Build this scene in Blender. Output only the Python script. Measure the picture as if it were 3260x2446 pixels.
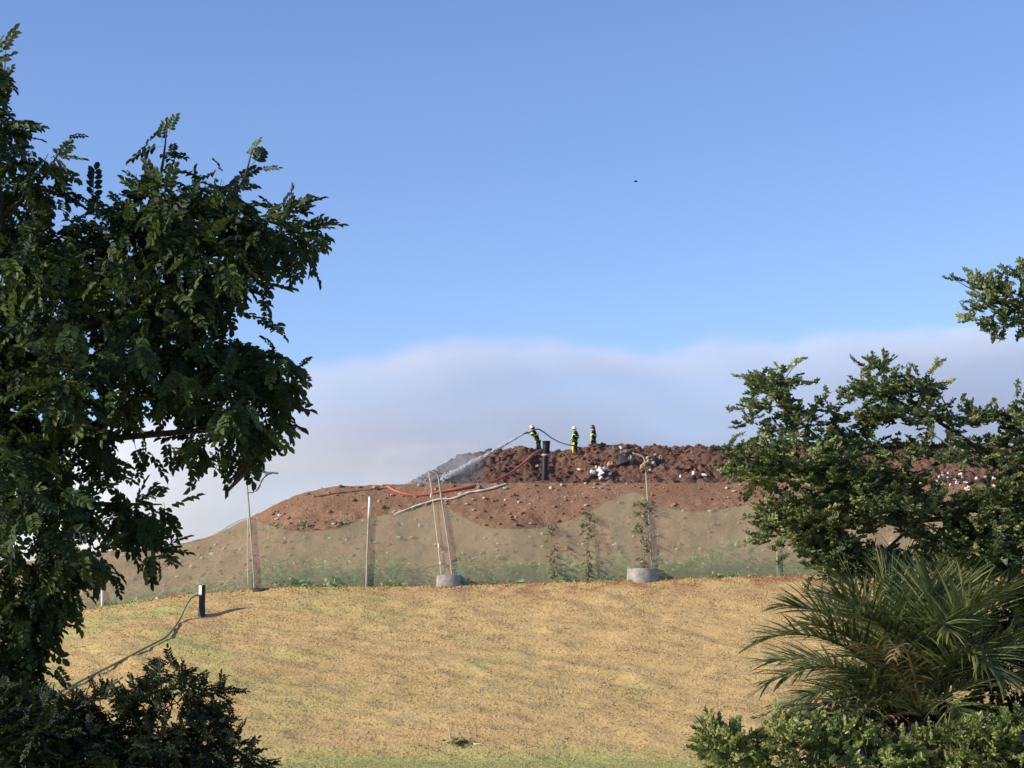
import bpy, bmesh, math, random
import numpy as np
from mathutils import Vector, Matrix, Quaternion

random.seed(7)
RNG = np.random.default_rng(11)
scene = bpy.context.scene
COL = scene.collection
for o in list(bpy.data.objects):
    bpy.data.objects.remove(o)

# ------------------------------------------------------------------ camera, sky, sun, exposure
FPX = 5900.0                                   # focal length in pixels of the 3260 px wide photograph
PITCH = math.atan(803.0 / FPX)
CAMZ = 5.0
cam_d = bpy.data.cameras.new('camera')
cam = bpy.data.objects.new('camera', cam_d)
COL.objects.link(cam)
cam.location = (0, 0, CAMZ)
cam.rotation_euler = (math.pi / 2 + PITCH, 0, 0)
cam_d.sensor_width = 36.0
cam_d.lens = 36.0 * FPX / 3260.0
cam_d.clip_start = 0.1
cam_d.clip_end = 6000
scene.camera = cam

SUN_EL = math.radians(23)
SUN_BEHIND = math.radians(20)                  # from the left, this far behind the camera's shoulder
sun_dir = Vector((-math.cos(SUN_EL) * math.cos(SUN_BEHIND), -math.cos(SUN_EL) * math.sin(SUN_BEHIND), math.sin(SUN_EL)))
world = bpy.data.worlds.new('World')
scene.world = world
world.use_nodes = True
wn = world.node_tree.nodes
wl = world.node_tree.links
sky = wn.new('ShaderNodeTexSky')
sky.sky_type = 'NISHITA'
sky.sun_disc = False
sky.sun_elevation = SUN_EL
sky.sun_rotation = math.atan2(sun_dir.x, sun_dir.y)
sky.altitude = 100
sky.air_density = 1.0
sky.dust_density = 0.0
sky.ozone_density = 5.0
wb = wn.new('ShaderNodeMix')                     # the camera's slightly cool, violet white balance of the clear sky
wb.data_type = 'RGBA'
wb.blend_type = 'MULTIPLY'
wb.inputs['Factor'].default_value = 1.0
wb.inputs['B'].default_value = (1.12, 0.975, 1.05, 1)
wl.new(sky.outputs[0], wb.inputs['A'])
wl.new(wb.outputs['Result'], wn['Background'].inputs[0])
wn['Background'].inputs[1].default_value = 0.142
sun_d = bpy.data.lights.new('sun', 'SUN')
sun_d.energy = 5.0
sun_d.angle = math.radians(0.5)
sun_d.color = (1.0, 0.88, 0.70)
sun = bpy.data.objects.new('sun', sun_d)
COL.objects.link(sun)
sun.location = (-30, -10, 40)
sun.rotation_euler = sun_dir.to_track_quat('Z', 'Y').to_euler()
scene.view_settings.view_transform = 'Standard'
scene.view_settings.look = 'None'
scene.view_settings.gamma = 1.0
scene.view_settings.use_curve_mapping = False
scene.view_settings.exposure = 0.40
scene.cycles.use_denoising = True
scene.cycles.max_bounces = 8
scene.cycles.transparent_max_bounces = 16
scene.cycles.volume_bounces = 6
scene.cycles.volume_step_rate = 1.0
scene.cycles.volume_max_steps = 96
scene.cycles.use_adaptive_sampling = True
scene.cycles.adaptive_threshold = 0.015

# ------------------------------------------------------------------ measuring helpers
FW = np.array([0, math.cos(PITCH), math.sin(PITCH)])
UP = np.array([0, -math.sin(PITCH), math.cos(PITCH)])
RT = np.array([1.0, 0, 0])


def ray(u, v):
    return RT * ((u - 1630.0) / FPX) + UP * ((1223.0 - v) / FPX) + FW


def P(u, v, Y):
    """World point at world distance Y that the photograph shows at pixel (u, v)."""
    d = ray(u, v)
    s = Y / d[1]
    return Vector((d[0] * s, Y, CAMZ + d[2] * s))


def uv_of(X, Y, Z):
    dz = Z - CAMZ
    f = FW[1] * Y + FW[2] * dz
    return 1630 + FPX * X / f, 1223 - FPX * (UP[1] * Y + UP[2] * dz) / f


def curve(pts, Y):
    w = [P(u, v, Y) for u, v in pts]
    return np.array([p.x for p in w]), np.array([p.z for p in w])


# value noise in numpy
def _h(ix, iy, iz, s):
    n = (ix * 374761393 + iy * 668265263 + iz * 2147483647 + s * 1274126177) & 0xffffffff
    n = ((n ^ (n >> 13)) * 1274126177) & 0xffffffff
    n = n ^ (n >> 16)
    return (n & 0xffff) / 65535.0


def vnoise(x, y, s=0):
    x = np.asarray(x, float); y = np.asarray(y, float)
    ix = np.floor(x).astype(np.int64); iy = np.floor(y).astype(np.int64)
    fx = x - ix; fy = y - iy
    fx = fx * fx * (3 - 2 * fx); fy = fy * fy * (3 - 2 * fy)
    z = np.zeros_like(ix)
    a = _h(ix, iy, z, s); b = _h(ix + 1, iy, z, s); c = _h(ix, iy + 1, z, s); d = _h(ix + 1, iy + 1, z, s)
    return (a + (b - a) * fx) * (1 - fy) + (c + (d - c) * fx) * fy


def fbm(x, y, s=0, oct=4):
    t = 0; a = 0.5; n = 0
    for i in range(oct):
        t = t + a * vnoise(x, y, s + i * 17); n += a
        x = x * 2.03 + 3.1; y = y * 2.03 + 1.7; a *= 0.5
    return t / n - 0.5


# ------------------------------------------------------------------ mesh helpers
def mesh_np(name, V, F, mat=None, parent=None, smooth=False, attr=None):
    """V (n,3); F list of int arrays (m,k)."""
    V = np.asarray(V, np.float32)
    if not isinstance(F, list):
        F = [F]
    F = [np.asarray(f, np.int32) for f in F if len(f)]
    me = bpy.data.meshes.new(name)
    me.vertices.add(len(V)); me.vertices.foreach_set('co', V.ravel())
    nl = sum(f.size for f in F); nf = sum(len(f) for f in F)
    me.loops.add(nl); me.polygons.add(nf)
    me.loops.foreach_set('vertex_index', np.concatenate([f.ravel() for f in F]))
    tot = np.concatenate([np.full(len(f), f.shape[1], np.int32) for f in F])
    st = np.concatenate([[0], np.cumsum(tot)[:-1]]).astype(np.int32)
    me.polygons.foreach_set('loop_start', st)
    try:
        me.polygons.foreach_set('loop_total', tot)
    except Exception:
        pass
    if smooth:
        me.polygons.foreach_set('use_smooth', np.ones(nf, bool))
    if attr is not None:
        a = me.attributes.new('tint', 'FLOAT', 'POINT')
        a.data.foreach_set('value', np.asarray(attr, np.float32))
    me.update(calc_edges=True)
    if mat:
        me.materials.append(mat)
    return link(name, me, parent)


def link(name, me, parent=None):
    o = bpy.data.objects.new(name, me)
    COL.objects.link(o)
    if parent is not None:
        o.parent = parent
    return o


def empty(name, loc=(0, 0, 0)):
    o = bpy.data.objects.new(name, None)
    o.empty_display_size = 0.2
    COL.objects.link(o)
    o.location = loc
    return o


def tag(o, label=None, cat=None, group=None, kind=None):
    if label: o['label'] = label
    if cat: o['category'] = cat
    if group: o['group'] = group
    if kind: o['kind'] = kind
    return o


def catmull(pts, n=8):
    p = [Vector(q) for q in pts]
    if len(p) < 3:
        return p
    p = [p[0] * 2 - p[1]] + p + [p[-1] * 2 - p[-2]]
    out = []
    for i in range(1, len(p) - 2):
        for k in range(n):
            t = k / n
            a, b, c, d = p[i - 1], p[i], p[i + 1], p[i + 2]
            out.append(0.5 * ((2 * b) + (c - a) * t + (2 * a - 5 * b + 4 * c - d) * t * t + (3 * b - a - 3 * c + d) * t ** 3))
    out.append(p[-2])
    return out


def tube_data(pts, rad, n=8, cap=True):
    pts = [Vector(p) for p in pts]
    m = len(pts)
    if not hasattr(rad, '__len__'):
        rad = [rad] * m
    V = []; F = []; caps = []
    t0 = (pts[1] - pts[0]).normalized()
    ref = Vector((0, 0, 1)) if abs(t0.z) < 0.9 else Vector((1, 0, 0))
    nrm = (ref - t0 * ref.dot(t0)).normalized()
    for i in range(m):
        t = (pts[min(i + 1, m - 1)] - pts[max(i - 1, 0)])
        t = t.normalized() if t.length > 1e-9 else t0
        nrm = nrm - t * nrm.dot(t)
        nrm = nrm.normalized() if nrm.length > 1e-6 else t.orthogonal().normalized()
        b = t.cross(nrm)
        for k in range(n):
            a = 2 * math.pi * k / n
            V.append(pts[i] + (nrm * math.cos(a) + b * math.sin(a)) * rad[i])
    for i in range(m - 1):
        for k in range(n):
            F.append((i * n + k, i * n + (k + 1) % n, (i + 1) * n + (k + 1) % n, (i + 1) * n + k))
    if cap:
        V.append(pts[0]); V.append(pts[-1])
        a = len(V) - 2; b = len(V) - 1
        for k in range(n):
            caps.append((a, (k + 1) % n, k))
            caps.append((b, (m - 1) * n + k, (m - 1) * n + (k + 1) % n))
    return [tuple(v) for v in V], F, caps


def tube(name, pts, rad, mat, parent=None, n=8, smooth=True):
    V, F, C = tube_data(pts, rad, n)
    return mesh_np(name, V, [np.array(F), np.array(C)], mat, parent, smooth)


def multi_tube(name, list_pr, mat, parent=None, n=6):
    VV = []; Q = []; T = []
    for pts, rad in list_pr:
        V, F, C = tube_data(pts, rad, n)
        k = len(VV)
        VV += V; Q += [tuple(i + k for i in f) for f in F]; T += [tuple(i + k for i in f) for f in C]
    return mesh_np(name, VV, [np.array(Q), np.array(T)], mat, parent, True)


def lathe(name, prof, mat, parent=None, n=24, loc=(0, 0, 0), smooth=True, tilt=(0, 0)):
    """prof list of (r, z)."""
    V = []; F = []
    for r, z in prof:
        for k in range(n):
            a = 2 * math.pi * k / n
            V.append((loc[0] + r * math.cos(a) + tilt[0] * z, loc[1] + r * math.sin(a) + tilt[1] * z, loc[2] + z))
    for i in range(len(prof) - 1):
        for k in range(n):
            F.append((i * n + k, i * n + (k + 1) % n, (i + 1) * n + (k + 1) % n, (i + 1) * n + k))
    o = mesh_np(name, V, [np.array(F)], mat, parent, smooth)
    return o


# ------------------------------------------------------------------ materials
class NT:
    def __init__(self, name):
        self.m = bpy.data.materials.new(name)
        self.m.use_nodes = True
        self.t = self.m.node_tree
        self.n = self.t.nodes
        self.b = self.n['Principled BSDF']
        self.out = self.n['Material Output']

    def add(self, typ, **kw):
        x = self.n.new(typ)
        for k, v in kw.items():
            setattr(x, k, v)
        return x

    def lk(self, a, b):
        self.t.links.new(a, b)

    def pos(self):
        return self.add('ShaderNodeNewGeometry').outputs['Position']

    def noise(self, scale, detail=4, rough=0.6, vec=None, stretch=None):
        x = self.add('ShaderNodeTexNoise')
        x.inputs['Scale'].default_value = scale
        x.inputs['Detail'].default_value = detail
        x.inputs['Roughness'].default_value = rough
        v = vec if vec is not None else self.pos()
        if stretch:
            mp = self.add('ShaderNodeMapping')
            mp.inputs['Scale'].default_value = stretch
            self.lk(v, mp.inputs['Vector']); v = mp.outputs[0]
        self.lk(v, x.inputs['Vector'])
        return x.outputs['Fac']

    def ramp(self, fac, stops):
        r = self.add('ShaderNodeValToRGB')
        e = r.color_ramp.elements
        while len(e) < len(stops):
            e.new(0.5)
        for i, (p, c) in enumerate(stops):
            e[i].position = p
            e[i].color = (c[0], c[1], c[2], 1) if hasattr(c, '__len__') else (c, c, c, 1)
        self.lk(fac, r.inputs[0])
        return r.outputs[0]

    def mix(self, fac, a, b, mode='MIX'):
        x = self.add('ShaderNodeMix', data_type='RGBA', blend_type=mode)
        for s, v in ((x.inputs['Factor'], fac), (x.inputs['A'], a), (x.inputs['B'], b)):
            if hasattr(v, 'is_linked') or isinstance(v, bpy.types.NodeSocket):
                self.lk(v, s)
            elif hasattr(v, '__len__'):
                s.default_value = (*v, 1)
            else:
                s.default_value = v
        return x.outputs['Result']

    def math(self, op, a, b=None, c=None, clamp=False):
        x = self.add('ShaderNodeMath', operation=op, use_clamp=clamp)
        for i, v in enumerate((a, b, c)):
            if v is None: continue
            if isinstance(v, bpy.types.NodeSocket):
                self.lk(v, x.inputs[i])
            else:
                x.inputs[i].default_value = v
        return x.outputs[0]

    def sep(self, v=None):
        s = self.add('ShaderNodeSeparateXYZ')
        self.lk(v if v is not None else self.pos(), s.inputs[0])
        return s.outputs

    def maprange(self, v, a, b, c=0.0, d=1.0, smooth=True):
        x = self.add('ShaderNodeMapRange')
        if smooth: x.interpolation_type = 'SMOOTHSTEP'
        self.lk(v, x.inputs['Value'])
        for k, val in (('From Min', a), ('From Max', b), ('To Min', c), ('To Max', d)):
            x.inputs[k].default_value = val
        return x.outputs['Result']

    def bump(self, h, strength=0.5, dist=0.05):
        x = self.add('ShaderNodeBump')
        x.inputs['Strength'].default_value = strength
        x.inputs['Distance'].default_value = dist
        self.lk(h, x.inputs['Height'])
        self.lk(x.outputs[0], self.b.inputs['Normal'])

    def set(self, color=None, rough=None, spec=None, metal=None):
        if color is not None:
            if isinstance(color, bpy.types.NodeSocket): self.lk(color, self.b.inputs['Base Color'])
            else: self.b.inputs['Base Color'].default_value = (*color, 1)
        if rough is not None:
            if isinstance(rough, bpy.types.NodeSocket): self.lk(rough, self.b.inputs['Roughness'])
            else: self.b.inputs['Roughness'].default_value = rough
        if spec is not None: self.b.inputs['Specular IOR Level'].default_value = spec
        if metal is not None: self.b.inputs['Metallic'].default_value = metal
        return self.m


def plain(name, col, rough=0.6, var=0.25, scale=6.0, bump=0.0, spec=0.4, metal=0.0):
    """A procedural paint, plastic or cloth: one hue with mottling."""
    t = NT(name)
    tc = t.add('ShaderNodeTexCoord').outputs['Object']
    n = t.noise(scale, 5, 0.65, tc)
    lo = tuple(c * (1 - var) for c in col); hi = tuple(min(1, c * (1 + var)) for c in col)
    t.set(t.ramp(n, [(0.3, lo), (0.7, hi)]), rough, spec, metal)
    if bump: t.bump(n, bump, 0.02)
    return t.m


def mat_grass(blades):
    t = NT('dry_grass_blades' if blades else 'dry_grass_ground')
    x, y, z = t.sep()
    n1 = t.noise(0.16, 4, 0.6)
    n2 = t.noise(1.25, 5, 0.68, stretch=(0.6, 1.0, 1.6))
    n3 = t.noise(7.0, 3, 0.6)
    tan = t.ramp(n2, [(0.25, (0.335, 0.245, 0.118)), (0.46, (0.49, 0.342, 0.153)), (0.75, (0.575, 0.415, 0.195))])
    rus = t.mix(t.math('MULTIPLY', t.maprange(n1, 0.48, 0.66), 0.7), tan, (0.47, 0.31, 0.145))
    rus = t.mix(t.math('MULTIPLY', t.maprange(t.noise(0.11, 3, 0.5, stretch=(0.6, 1.4, 1)), 0.5, 0.64), 0.3), rus, (0.45, 0.35, 0.15))
    # greener lawn at the foot of the slope, and in a few damp patches below the crest on the left
    wob = t.math('MULTIPLY_ADD', t.noise(0.35, 4, 0.6), 3.6, y)
    foot = t.maprange(wob, 78.6, 76.6)
    n4 = t.noise(0.23, 3, 0.5)
    left = t.math('MULTIPLY', t.maprange(x, -3.0, -16.0), t.maprange(n4, 0.46, 0.62))
    damp = t.math('MULTIPLY', t.maprange(n4, 0.60, 0.72), 0.5)
    g = t.math('MAXIMUM', foot, t.math('MAXIMUM', t.math('MULTIPLY', left, 0.75), damp))
    green = t.ramp(n3, [(0.3, (0.25, 0.275, 0.09)), (0.7, (0.42, 0.42, 0.16))])
    c = t.mix(t.math('MULTIPLY', g, 0.85), rus, green)
    # bare reddish earth along the crest
    bare = t.math('MULTIPLY', t.maprange(y, 91.5, 95.0), t.maprange(t.noise(0.7, 4), 0.45, 0.6))
    c = t.mix(t.math('MULTIPLY', bare, t.maprange(x, -12, 2)), c, (0.36, 0.19, 0.095))
    if blades:
        at = t.add('ShaderNodeAttribute', attribute_name='tint').outputs['Fac']
        c = t.mix(1.0, c, t.ramp(at, [(0.0, (0.80, 0.78, 0.74)), (0.5, (1.0, 0.99, 0.97)), (1.0, (1.12, 1.11, 1.10))]), 'MULTIPLY')
    else:
        c = t.mix(0.55, c, t.ramp(n3, [(0.3, (0.86, 0.84, 0.8)), (0.65, (1, 1, 1))]), 'MULTIPLY')
        t.bump(n3, 0.6, 0.12)
    t.set(c, 0.9, 0.15)
    return t.m


def mat_soil(name, dark, mid, light, stones=True, ash=False):
    t = NT(name)
    n1 = t.noise(0.5, 5, 0.6)
    n2 = t.noise(5.0, 6, 0.7)
    n3 = t.noise(18.0, 3, 0.6)
    c = t.ramp(n2, [(0.3, dark), (0.5, mid), (0.72, light)])
    c = t.mix(t.maprange(n1, 0.4, 0.65), c, t.ramp(n3, [(0.3, dark), (0.7, mid)]))
    if stones:
        v = t.add('ShaderNodeTexVoronoi')
        v.inputs['Scale'].default_value = 2.6
        t.lk(t.pos(), v.inputs['Vector'])
        sp = t.math('LESS_THAN', v.outputs['Distance'], 0.12)
        rn = t.math('GREATER_THAN', t.sep(v.outputs['Color'])[0], 0.72)
        c = t.mix(t.math('MULTIPLY', t.math('MULTIPLY', sp, rn), 0.75), c, (0.42, 0.33, 0.26))
    if ash:
        x, y, z = t.sep()
        w = t.math('MULTIPLY_ADD', t.noise(0.8, 4), 3.0, x)
        c = t.mix(t.maprange(w, 0.6, -2.3), c, t.ramp(n2, [(0.3, (0.03, 0.028, 0.03)), (0.7, (0.12, 0.11, 0.11))]))
        c = t.mix(t.maprange(w, -2.6, -4.2), c, t.ramp(n2, [(0.3, (0.10, 0.10, 0.105)), (0.7, (0.27, 0.265, 0.265))]))
    t.set(c, 0.95, 0.1)
    h = t.math('ADD', n2, t.math('MULTIPLY', n3, 0.4))
    t.bump(h, 0.8, 0.12)
    return t.m


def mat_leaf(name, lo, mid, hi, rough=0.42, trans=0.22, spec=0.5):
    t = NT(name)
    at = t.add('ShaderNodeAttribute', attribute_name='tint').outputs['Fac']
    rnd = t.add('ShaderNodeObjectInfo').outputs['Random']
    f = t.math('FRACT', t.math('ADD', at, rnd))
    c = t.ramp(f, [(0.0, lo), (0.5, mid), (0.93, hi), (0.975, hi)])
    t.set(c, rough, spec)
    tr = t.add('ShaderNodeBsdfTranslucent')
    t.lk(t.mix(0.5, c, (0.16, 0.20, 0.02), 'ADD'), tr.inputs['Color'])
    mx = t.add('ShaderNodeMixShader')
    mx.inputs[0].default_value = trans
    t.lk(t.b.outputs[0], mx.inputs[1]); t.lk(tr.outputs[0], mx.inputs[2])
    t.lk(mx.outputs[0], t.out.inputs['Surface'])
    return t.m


M = {}
M['grass_ground'] = mat_grass(False)
M['grass_blade'] = mat_grass(True)
M['soil'] = mat_soil('red_soil', (0.19, 0.102, 0.062), (0.285, 0.165, 0.103), (0.38, 0.235, 0.155))
M['heap'] = mat_soil('turned_dark_soil', (0.085, 0.046, 0.032), (0.17, 0.094, 0.066), (0.28, 0.165, 0.118), False, True)
M['clod'] = plain('soil_clod', (0.13, 0.062, 0.042), 0.95, 0.5, 3.0, 0.5, 0.1)
M['clod_pale'] = plain('pale_stone', (0.46, 0.36, 0.28), 0.9, 0.35, 3.0, 0.4, 0.15)
M['leaf_left'] = mat_leaf('tree_leaf_dark', (0.013, 0.025, 0.013), (0.024, 0.043, 0.018), (0.085, 0.12, 0.035), 0.6, 0.18, 0.2)
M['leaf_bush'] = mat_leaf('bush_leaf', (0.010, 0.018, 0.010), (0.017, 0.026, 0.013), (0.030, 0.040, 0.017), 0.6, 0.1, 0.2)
M['leaf_right'] = mat_leaf('small_round_leaf', (0.045, 0.072, 0.032), (0.105, 0.14, 0.053), (0.25, 0.27, 0.11), 0.45, 0.24, 0.4)
M['leaf_low'] = mat_leaf('low_branch_leaf', (0.09, 0.12, 0.04), (0.19, 0.23, 0.07), (0.32, 0.34, 0.12), 0.42, 0.3, 0.4)
M['weed'] = mat_leaf('weed_leaf', (0.15, 0.30, 0.12), (0.23, 0.40, 0.17), (0.34, 0.48, 0.22), 0.6, 0.2, 0.3)
M['vine'] = mat_leaf('vine_leaf', (0.06, 0.085, 0.035), (0.095, 0.13, 0.05), (0.16, 0.19, 0.08), 0.6, 0.2, 0.3)
M['palm'] = mat_leaf('palm_leaflet', (0.036, 0.058, 0.026), (0.085, 0.115, 0.042), (0.25, 0.26, 0.115), 0.34, 0.2)
M['palm_dry'] = mat_leaf('dry_palm_leaflet', (0.20, 0.13, 0.06), (0.30, 0.21, 0.10), (0.40, 0.31, 0.17), 0.6, 0.1, 0.3)
M['bark'] = plain('grey_brown_bark', (0.075, 0.058, 0.045), 0.9, 0.5, 9.0, 0.8, 0.2)
M['twig'] = plain('pale_twig_bark', (0.20, 0.17, 0.12), 0.85, 0.4, 12.0, 0.4, 0.2)
M['dead_leaf'] = plain('dead_orange_leaf', (0.52, 0.26, 0.11), 0.7, 0.3, 30.0)
M['concrete'] = plain('weathered_concrete', (0.27, 0.25, 0.22), 0.9, 0.4, 3.0, 0.4, 0.2)
M['galv'] = plain('weathered_pole_paint', (0.34, 0.305, 0.255), 0.6, 0.25, 4.0, 0.2, 0.3)
M['white_sleeve'] = plain('white_plastic_sleeve', (0.78, 0.77, 0.74), 0.5, 0.08, 4.0)
M['black_pipe'] = plain('black_polyethylene', (0.012, 0.012, 0.015), 0.5, 0.4, 5.0, 0.15, 0.3)
M['rubber'] = plain('dark_rubber', (0.025, 0.024, 0.026), 0.7, 0.4, 6.0, 0.3, 0.4)
M['white_collar'] = plain('white_wrap', (0.82, 0.82, 0.80), 0.5, 0.06, 5.0)
M['hose_green'] = plain('grey_green_hose', (0.19, 0.22, 0.10), 0.55, 0.2, 5.0, 0.2)
M['hose_red'] = plain('faded_red_hose', (0.46, 0.125, 0.085), 0.6, 0.25, 3.0, 0.2)
M['hose_dark'] = plain('dark_blue_grey_hose', (0.055, 0.06, 0.085), 0.5, 0.25, 4.0, 0.1)
M['hose_white'] = plain('pale_canvas_hose', (0.72, 0.66, 0.55), 0.8, 0.18, 2.0, 0.3)
M['rubbish_white'] = plain('white_plastic_sheet', (0.78, 0.76, 0.70), 0.5, 0.1, 4.0, 0.5)
M['rubbish_grey'] = plain('grey_plastic_film', (0.15, 0.155, 0.175), 0.4, 0.4, 5.0, 0.6, 0.5)
M['rubbish_black'] = plain('black_bin_bag', (0.02, 0.021, 0.025), 0.35, 0.4, 5.0, 0.7, 0.5)
M['rubbish_tan'] = plain('tan_cardboard', (0.34, 0.25, 0.165), 0.85, 0.25, 5.0, 0.3, 0.2)
M['teal'] = plain('teal_net_cloth', (0.05, 0.30, 0.24), 0.8, 0.3, 5.0, 0.3, 0.2)
M['jacket'] = plain('navy_turnout_cloth', (0.012, 0.017, 0.018), 0.8, 0.3, 12.0, 0.4, 0.2)
M['hivis'] = plain('lime_reflective_tape', (0.55, 0.78, 0.10), 0.45, 0.08, 10.0)
M['yellow'] = plain('yellow_cloth', (0.80, 0.72, 0.08), 0.6, 0.1, 10.0)
M['skin'] = plain('skin', (0.42, 0.24, 0.16), 0.6, 0.12, 14.0)
M['helmet_y'] = plain('yellow_helmet_shell', (0.66, 0.66, 0.16), 0.35, 0.08, 6.0, 0, 0.5)
M['helmet_w'] = plain('white_helmet_shell', (0.80, 0.74, 0.66), 0.35, 0.06, 6.0, 0, 0.5)
M['helmet_r'] = plain('maroon_helmet_shell', (0.16, 0.02, 0.055), 0.35, 0.1, 6.0, 0, 0.5)
M['boot'] = plain('black_boot', (0.015, 0.014, 0.014), 0.6, 0.3, 8.0)
M['glove'] = plain('pale_glove', (0.50, 0.46, 0.40), 0.8, 0.2, 12.0)
M['bird'] = plain('dark_feathers', (0.03, 0.03, 0.035), 0.8, 0.3, 12.0)


def mat_net():
    t = NT('green_shade_net')
    n = t.noise(0.9, 4, 0.6)
    c = t.ramp(n, [(0.3, (0.50, 0.50, 0.32)), (0.7, (0.56, 0.55, 0.36))])
    d = t.add('ShaderNodeBsdfDiffuse'); t.lk(c, d.inputs[0])
    tl = t.add('ShaderNodeBsdfTranslucent'); t.lk(c, tl.inputs[0])
    m1 = t.add('ShaderNodeMixShader'); m1.inputs[0].default_value = 0.3
    t.lk(d.outputs[0], m1.inputs[1]); t.lk(tl.outputs[0], m1.inputs[2])
    tp = t.add('ShaderNodeBsdfTransparent')
    m2 = t.add('ShaderNodeMixShader')
    m2.inputs[0].default_value = 0.42
    t.lk(tp.outputs[0], m2.inputs[1]); t.lk(m1.outputs[0], m2.inputs[2])
    t.lk(m2.outputs[0], t.out.inputs['Surface'])
    t.n.remove(t.b)
    return t.m


M['net'] = mat_net()

# ------------------------------------------------------------------ terrain
CREST_Y = 95.0
cX, cZ = curve([(-2200, 2190), (-900, 2090), (0, 1988), (220, 1948), (350, 1928), (600, 1892), (900, 1870), (1400, 1866), (2000, 1848),
                (2560, 1832), (2900, 1822), (3260, 1812), (4200, 1790), (5400, 1800)], CREST_Y)
SOIL_Y = 106.0
tX, tZ = curve([(-2200, 2100), (-900, 1960), (0, 1800), (300, 1758), (410, 1747), (560, 1737), (690, 1702), (800, 1645), (890, 1600), (960, 1570),
                (1060, 1549), (1300, 1541), (1600, 1538), (2000, 1538), (2500, 1536), (3260, 1545), (4200, 1570), (5400, 1640)], SOIL_Y)
HEAP_Y = 114.6
hX, hZ = curve([(900, 1760), (1180, 1570), (1300, 1540), (1390, 1492), (1480, 1443), (1560, 1431), (1640, 1428), (1670, 1419), (1700, 1428),
                (1760, 1436), (1800, 1432), (1850, 1424), (1900, 1418), (1960, 1417), (2010, 1418), (2045, 1430), (2090, 1420), (2150, 1428),
                (2230, 1420), (2300, 1424), (2500, 1418), (2700, 1420), (2900, 1412), (3260, 1425), (4200, 1470), (5400, 1600)], HEAP_Y)


def z_crest(X): return np.interp(X, cX, cZ)
def z_soil(X): return np.interp(X, tX, tZ)
def z_heap(X): return np.interp(X, hX, hZ)


def smooth01(t):
    t = np.clip(t, 0, 1)
    return t * t * (3 - 2 * t)


def grass_z(X, Y):
    t = np.clip((Y - 74.6) / (CREST_Y - 74.6), 0, 1)
    foot = smooth01((Y - 73.6) / 3.0)
    z = z_crest(X) * (t ** 0.97) * foot
    lump = fbm(X * 0.8 + Y * 0.5, Y * 1.5, 3, 5) * 0.32 + fbm(X * 0.16, Y * 0.16, 9, 3) * 0.5 * np.clip((94.2 - Y) / 3, 0, 1)
    z = z + lump * np.clip((Y - 72) / 5, 0.1, 1) * np.clip((95.6 - Y) / 3.0, 0.22, 1)
    over = np.clip((Y - CREST_Y) / 3.0, 0, 1)
    return z - over * 0.7


def soil_z(X, Y):
    z0 = z_crest(X) - 0.35
    z1 = z_soil(X)
    t = np.clip((Y - 97.0) / (SOIL_Y - 97.0), 0, 1)
    z = z0 + (z1 - z0) * t
    b = np.sin(np.clip(t, 0, 1) * math.pi)
    z = z + b * (fbm(X * 0.2, Y * 0.2, 21, 3) * 1.0 + fbm(X * 1.1, Y * 1.1, 22, 3) * 0.32) + fbm(X * 3.2, Y * 3.2, 23, 3) * 0.12
    return z - np.clip(Y - SOIL_Y - 0.3, 0, 3) * 0.08


def heap_z(X, Y):
    z0 = z_soil(X) - 0.25
    z1 = z_heap(X)
    t = np.clip((Y - 108.6) / (HEAP_Y - 108.6), 0, 1)
    s = 0.55 * t + 0.45 * smooth01(t)
    z = z0 + (z1 - z0) * s
    b = np.clip(np.minimum(t * 4, (1.0 - t) * 3.0 + 0.30), 0, 1)
    n = fbm(X * 0.55, Y * 0.55, 31, 3) * 0.9 + fbm(X * 1.9, Y * 1.9, 32, 3) * 0.5 + fbm(X * 5.0, Y * 5.0, 33, 2) * 0.28
    z = z + b * n * 0.9
    return z - np.clip(Y - 117.5, 0, 40) * 0.55


def ground_z(X, Y):
    if Y < 97.0: return float(grass_z(np.array(X), np.array(Y)))
    if Y < 108.6: return float(soil_z(np.array(X), np.array(Y)))
    return float(heap_z(np.array(X), np.array(Y)))


def hit(u, v, y0=70.0, y1=119.0, lift=0.0):
    """Where the sight line of pixel (u, v) meets the built terrain."""
    d = ray(u, v)
    Ys = np.arange(y0, y1, 0.05)
    X = d[0] / d[1] * Ys; Z = CAMZ + d[2] / d[1] * Ys
    g = np.where(Ys < 97.0, grass_z(X, Ys), np.where(Ys < 108.6, soil_z(X, Ys), heap_z(X, Ys)))
    k = np.argmax(g >= Z)
    if not (g >= Z).any():
        k = len(Ys) - 1
        if y1 > 116: k = int((HEAP_Y + 0.5 - y0) / 0.05)
    return Vector((X[k], Ys[k], g[k] + lift))


def grid(name, xs, ys, fn, mat):
    X, Y = np.meshgrid(xs, ys)
    Z = fn(X, Y)
    V = np.stack([X.ravel(), Y.ravel(), Z.ravel()], 1)
    nx = len(xs); ny = len(ys)
    i = np.arange(nx - 1); j = np.arange(ny - 1)
    I, J = np.meshgrid(i, j)
    a = (J * nx + I).ravel()
    F = np.stack([a, a + 1, a + nx + 1, a + nx], 1)
    o = mesh_np(name, V, [F], mat, None, True)
    return tag(o, kind='structure')


def seg(*parts):
    out = []
    for a, b, n in parts:
        out.append(np.linspace(a, b, n, endpoint=False))
    return np.concatenate(out + [[parts[-1][1]]])


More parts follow.
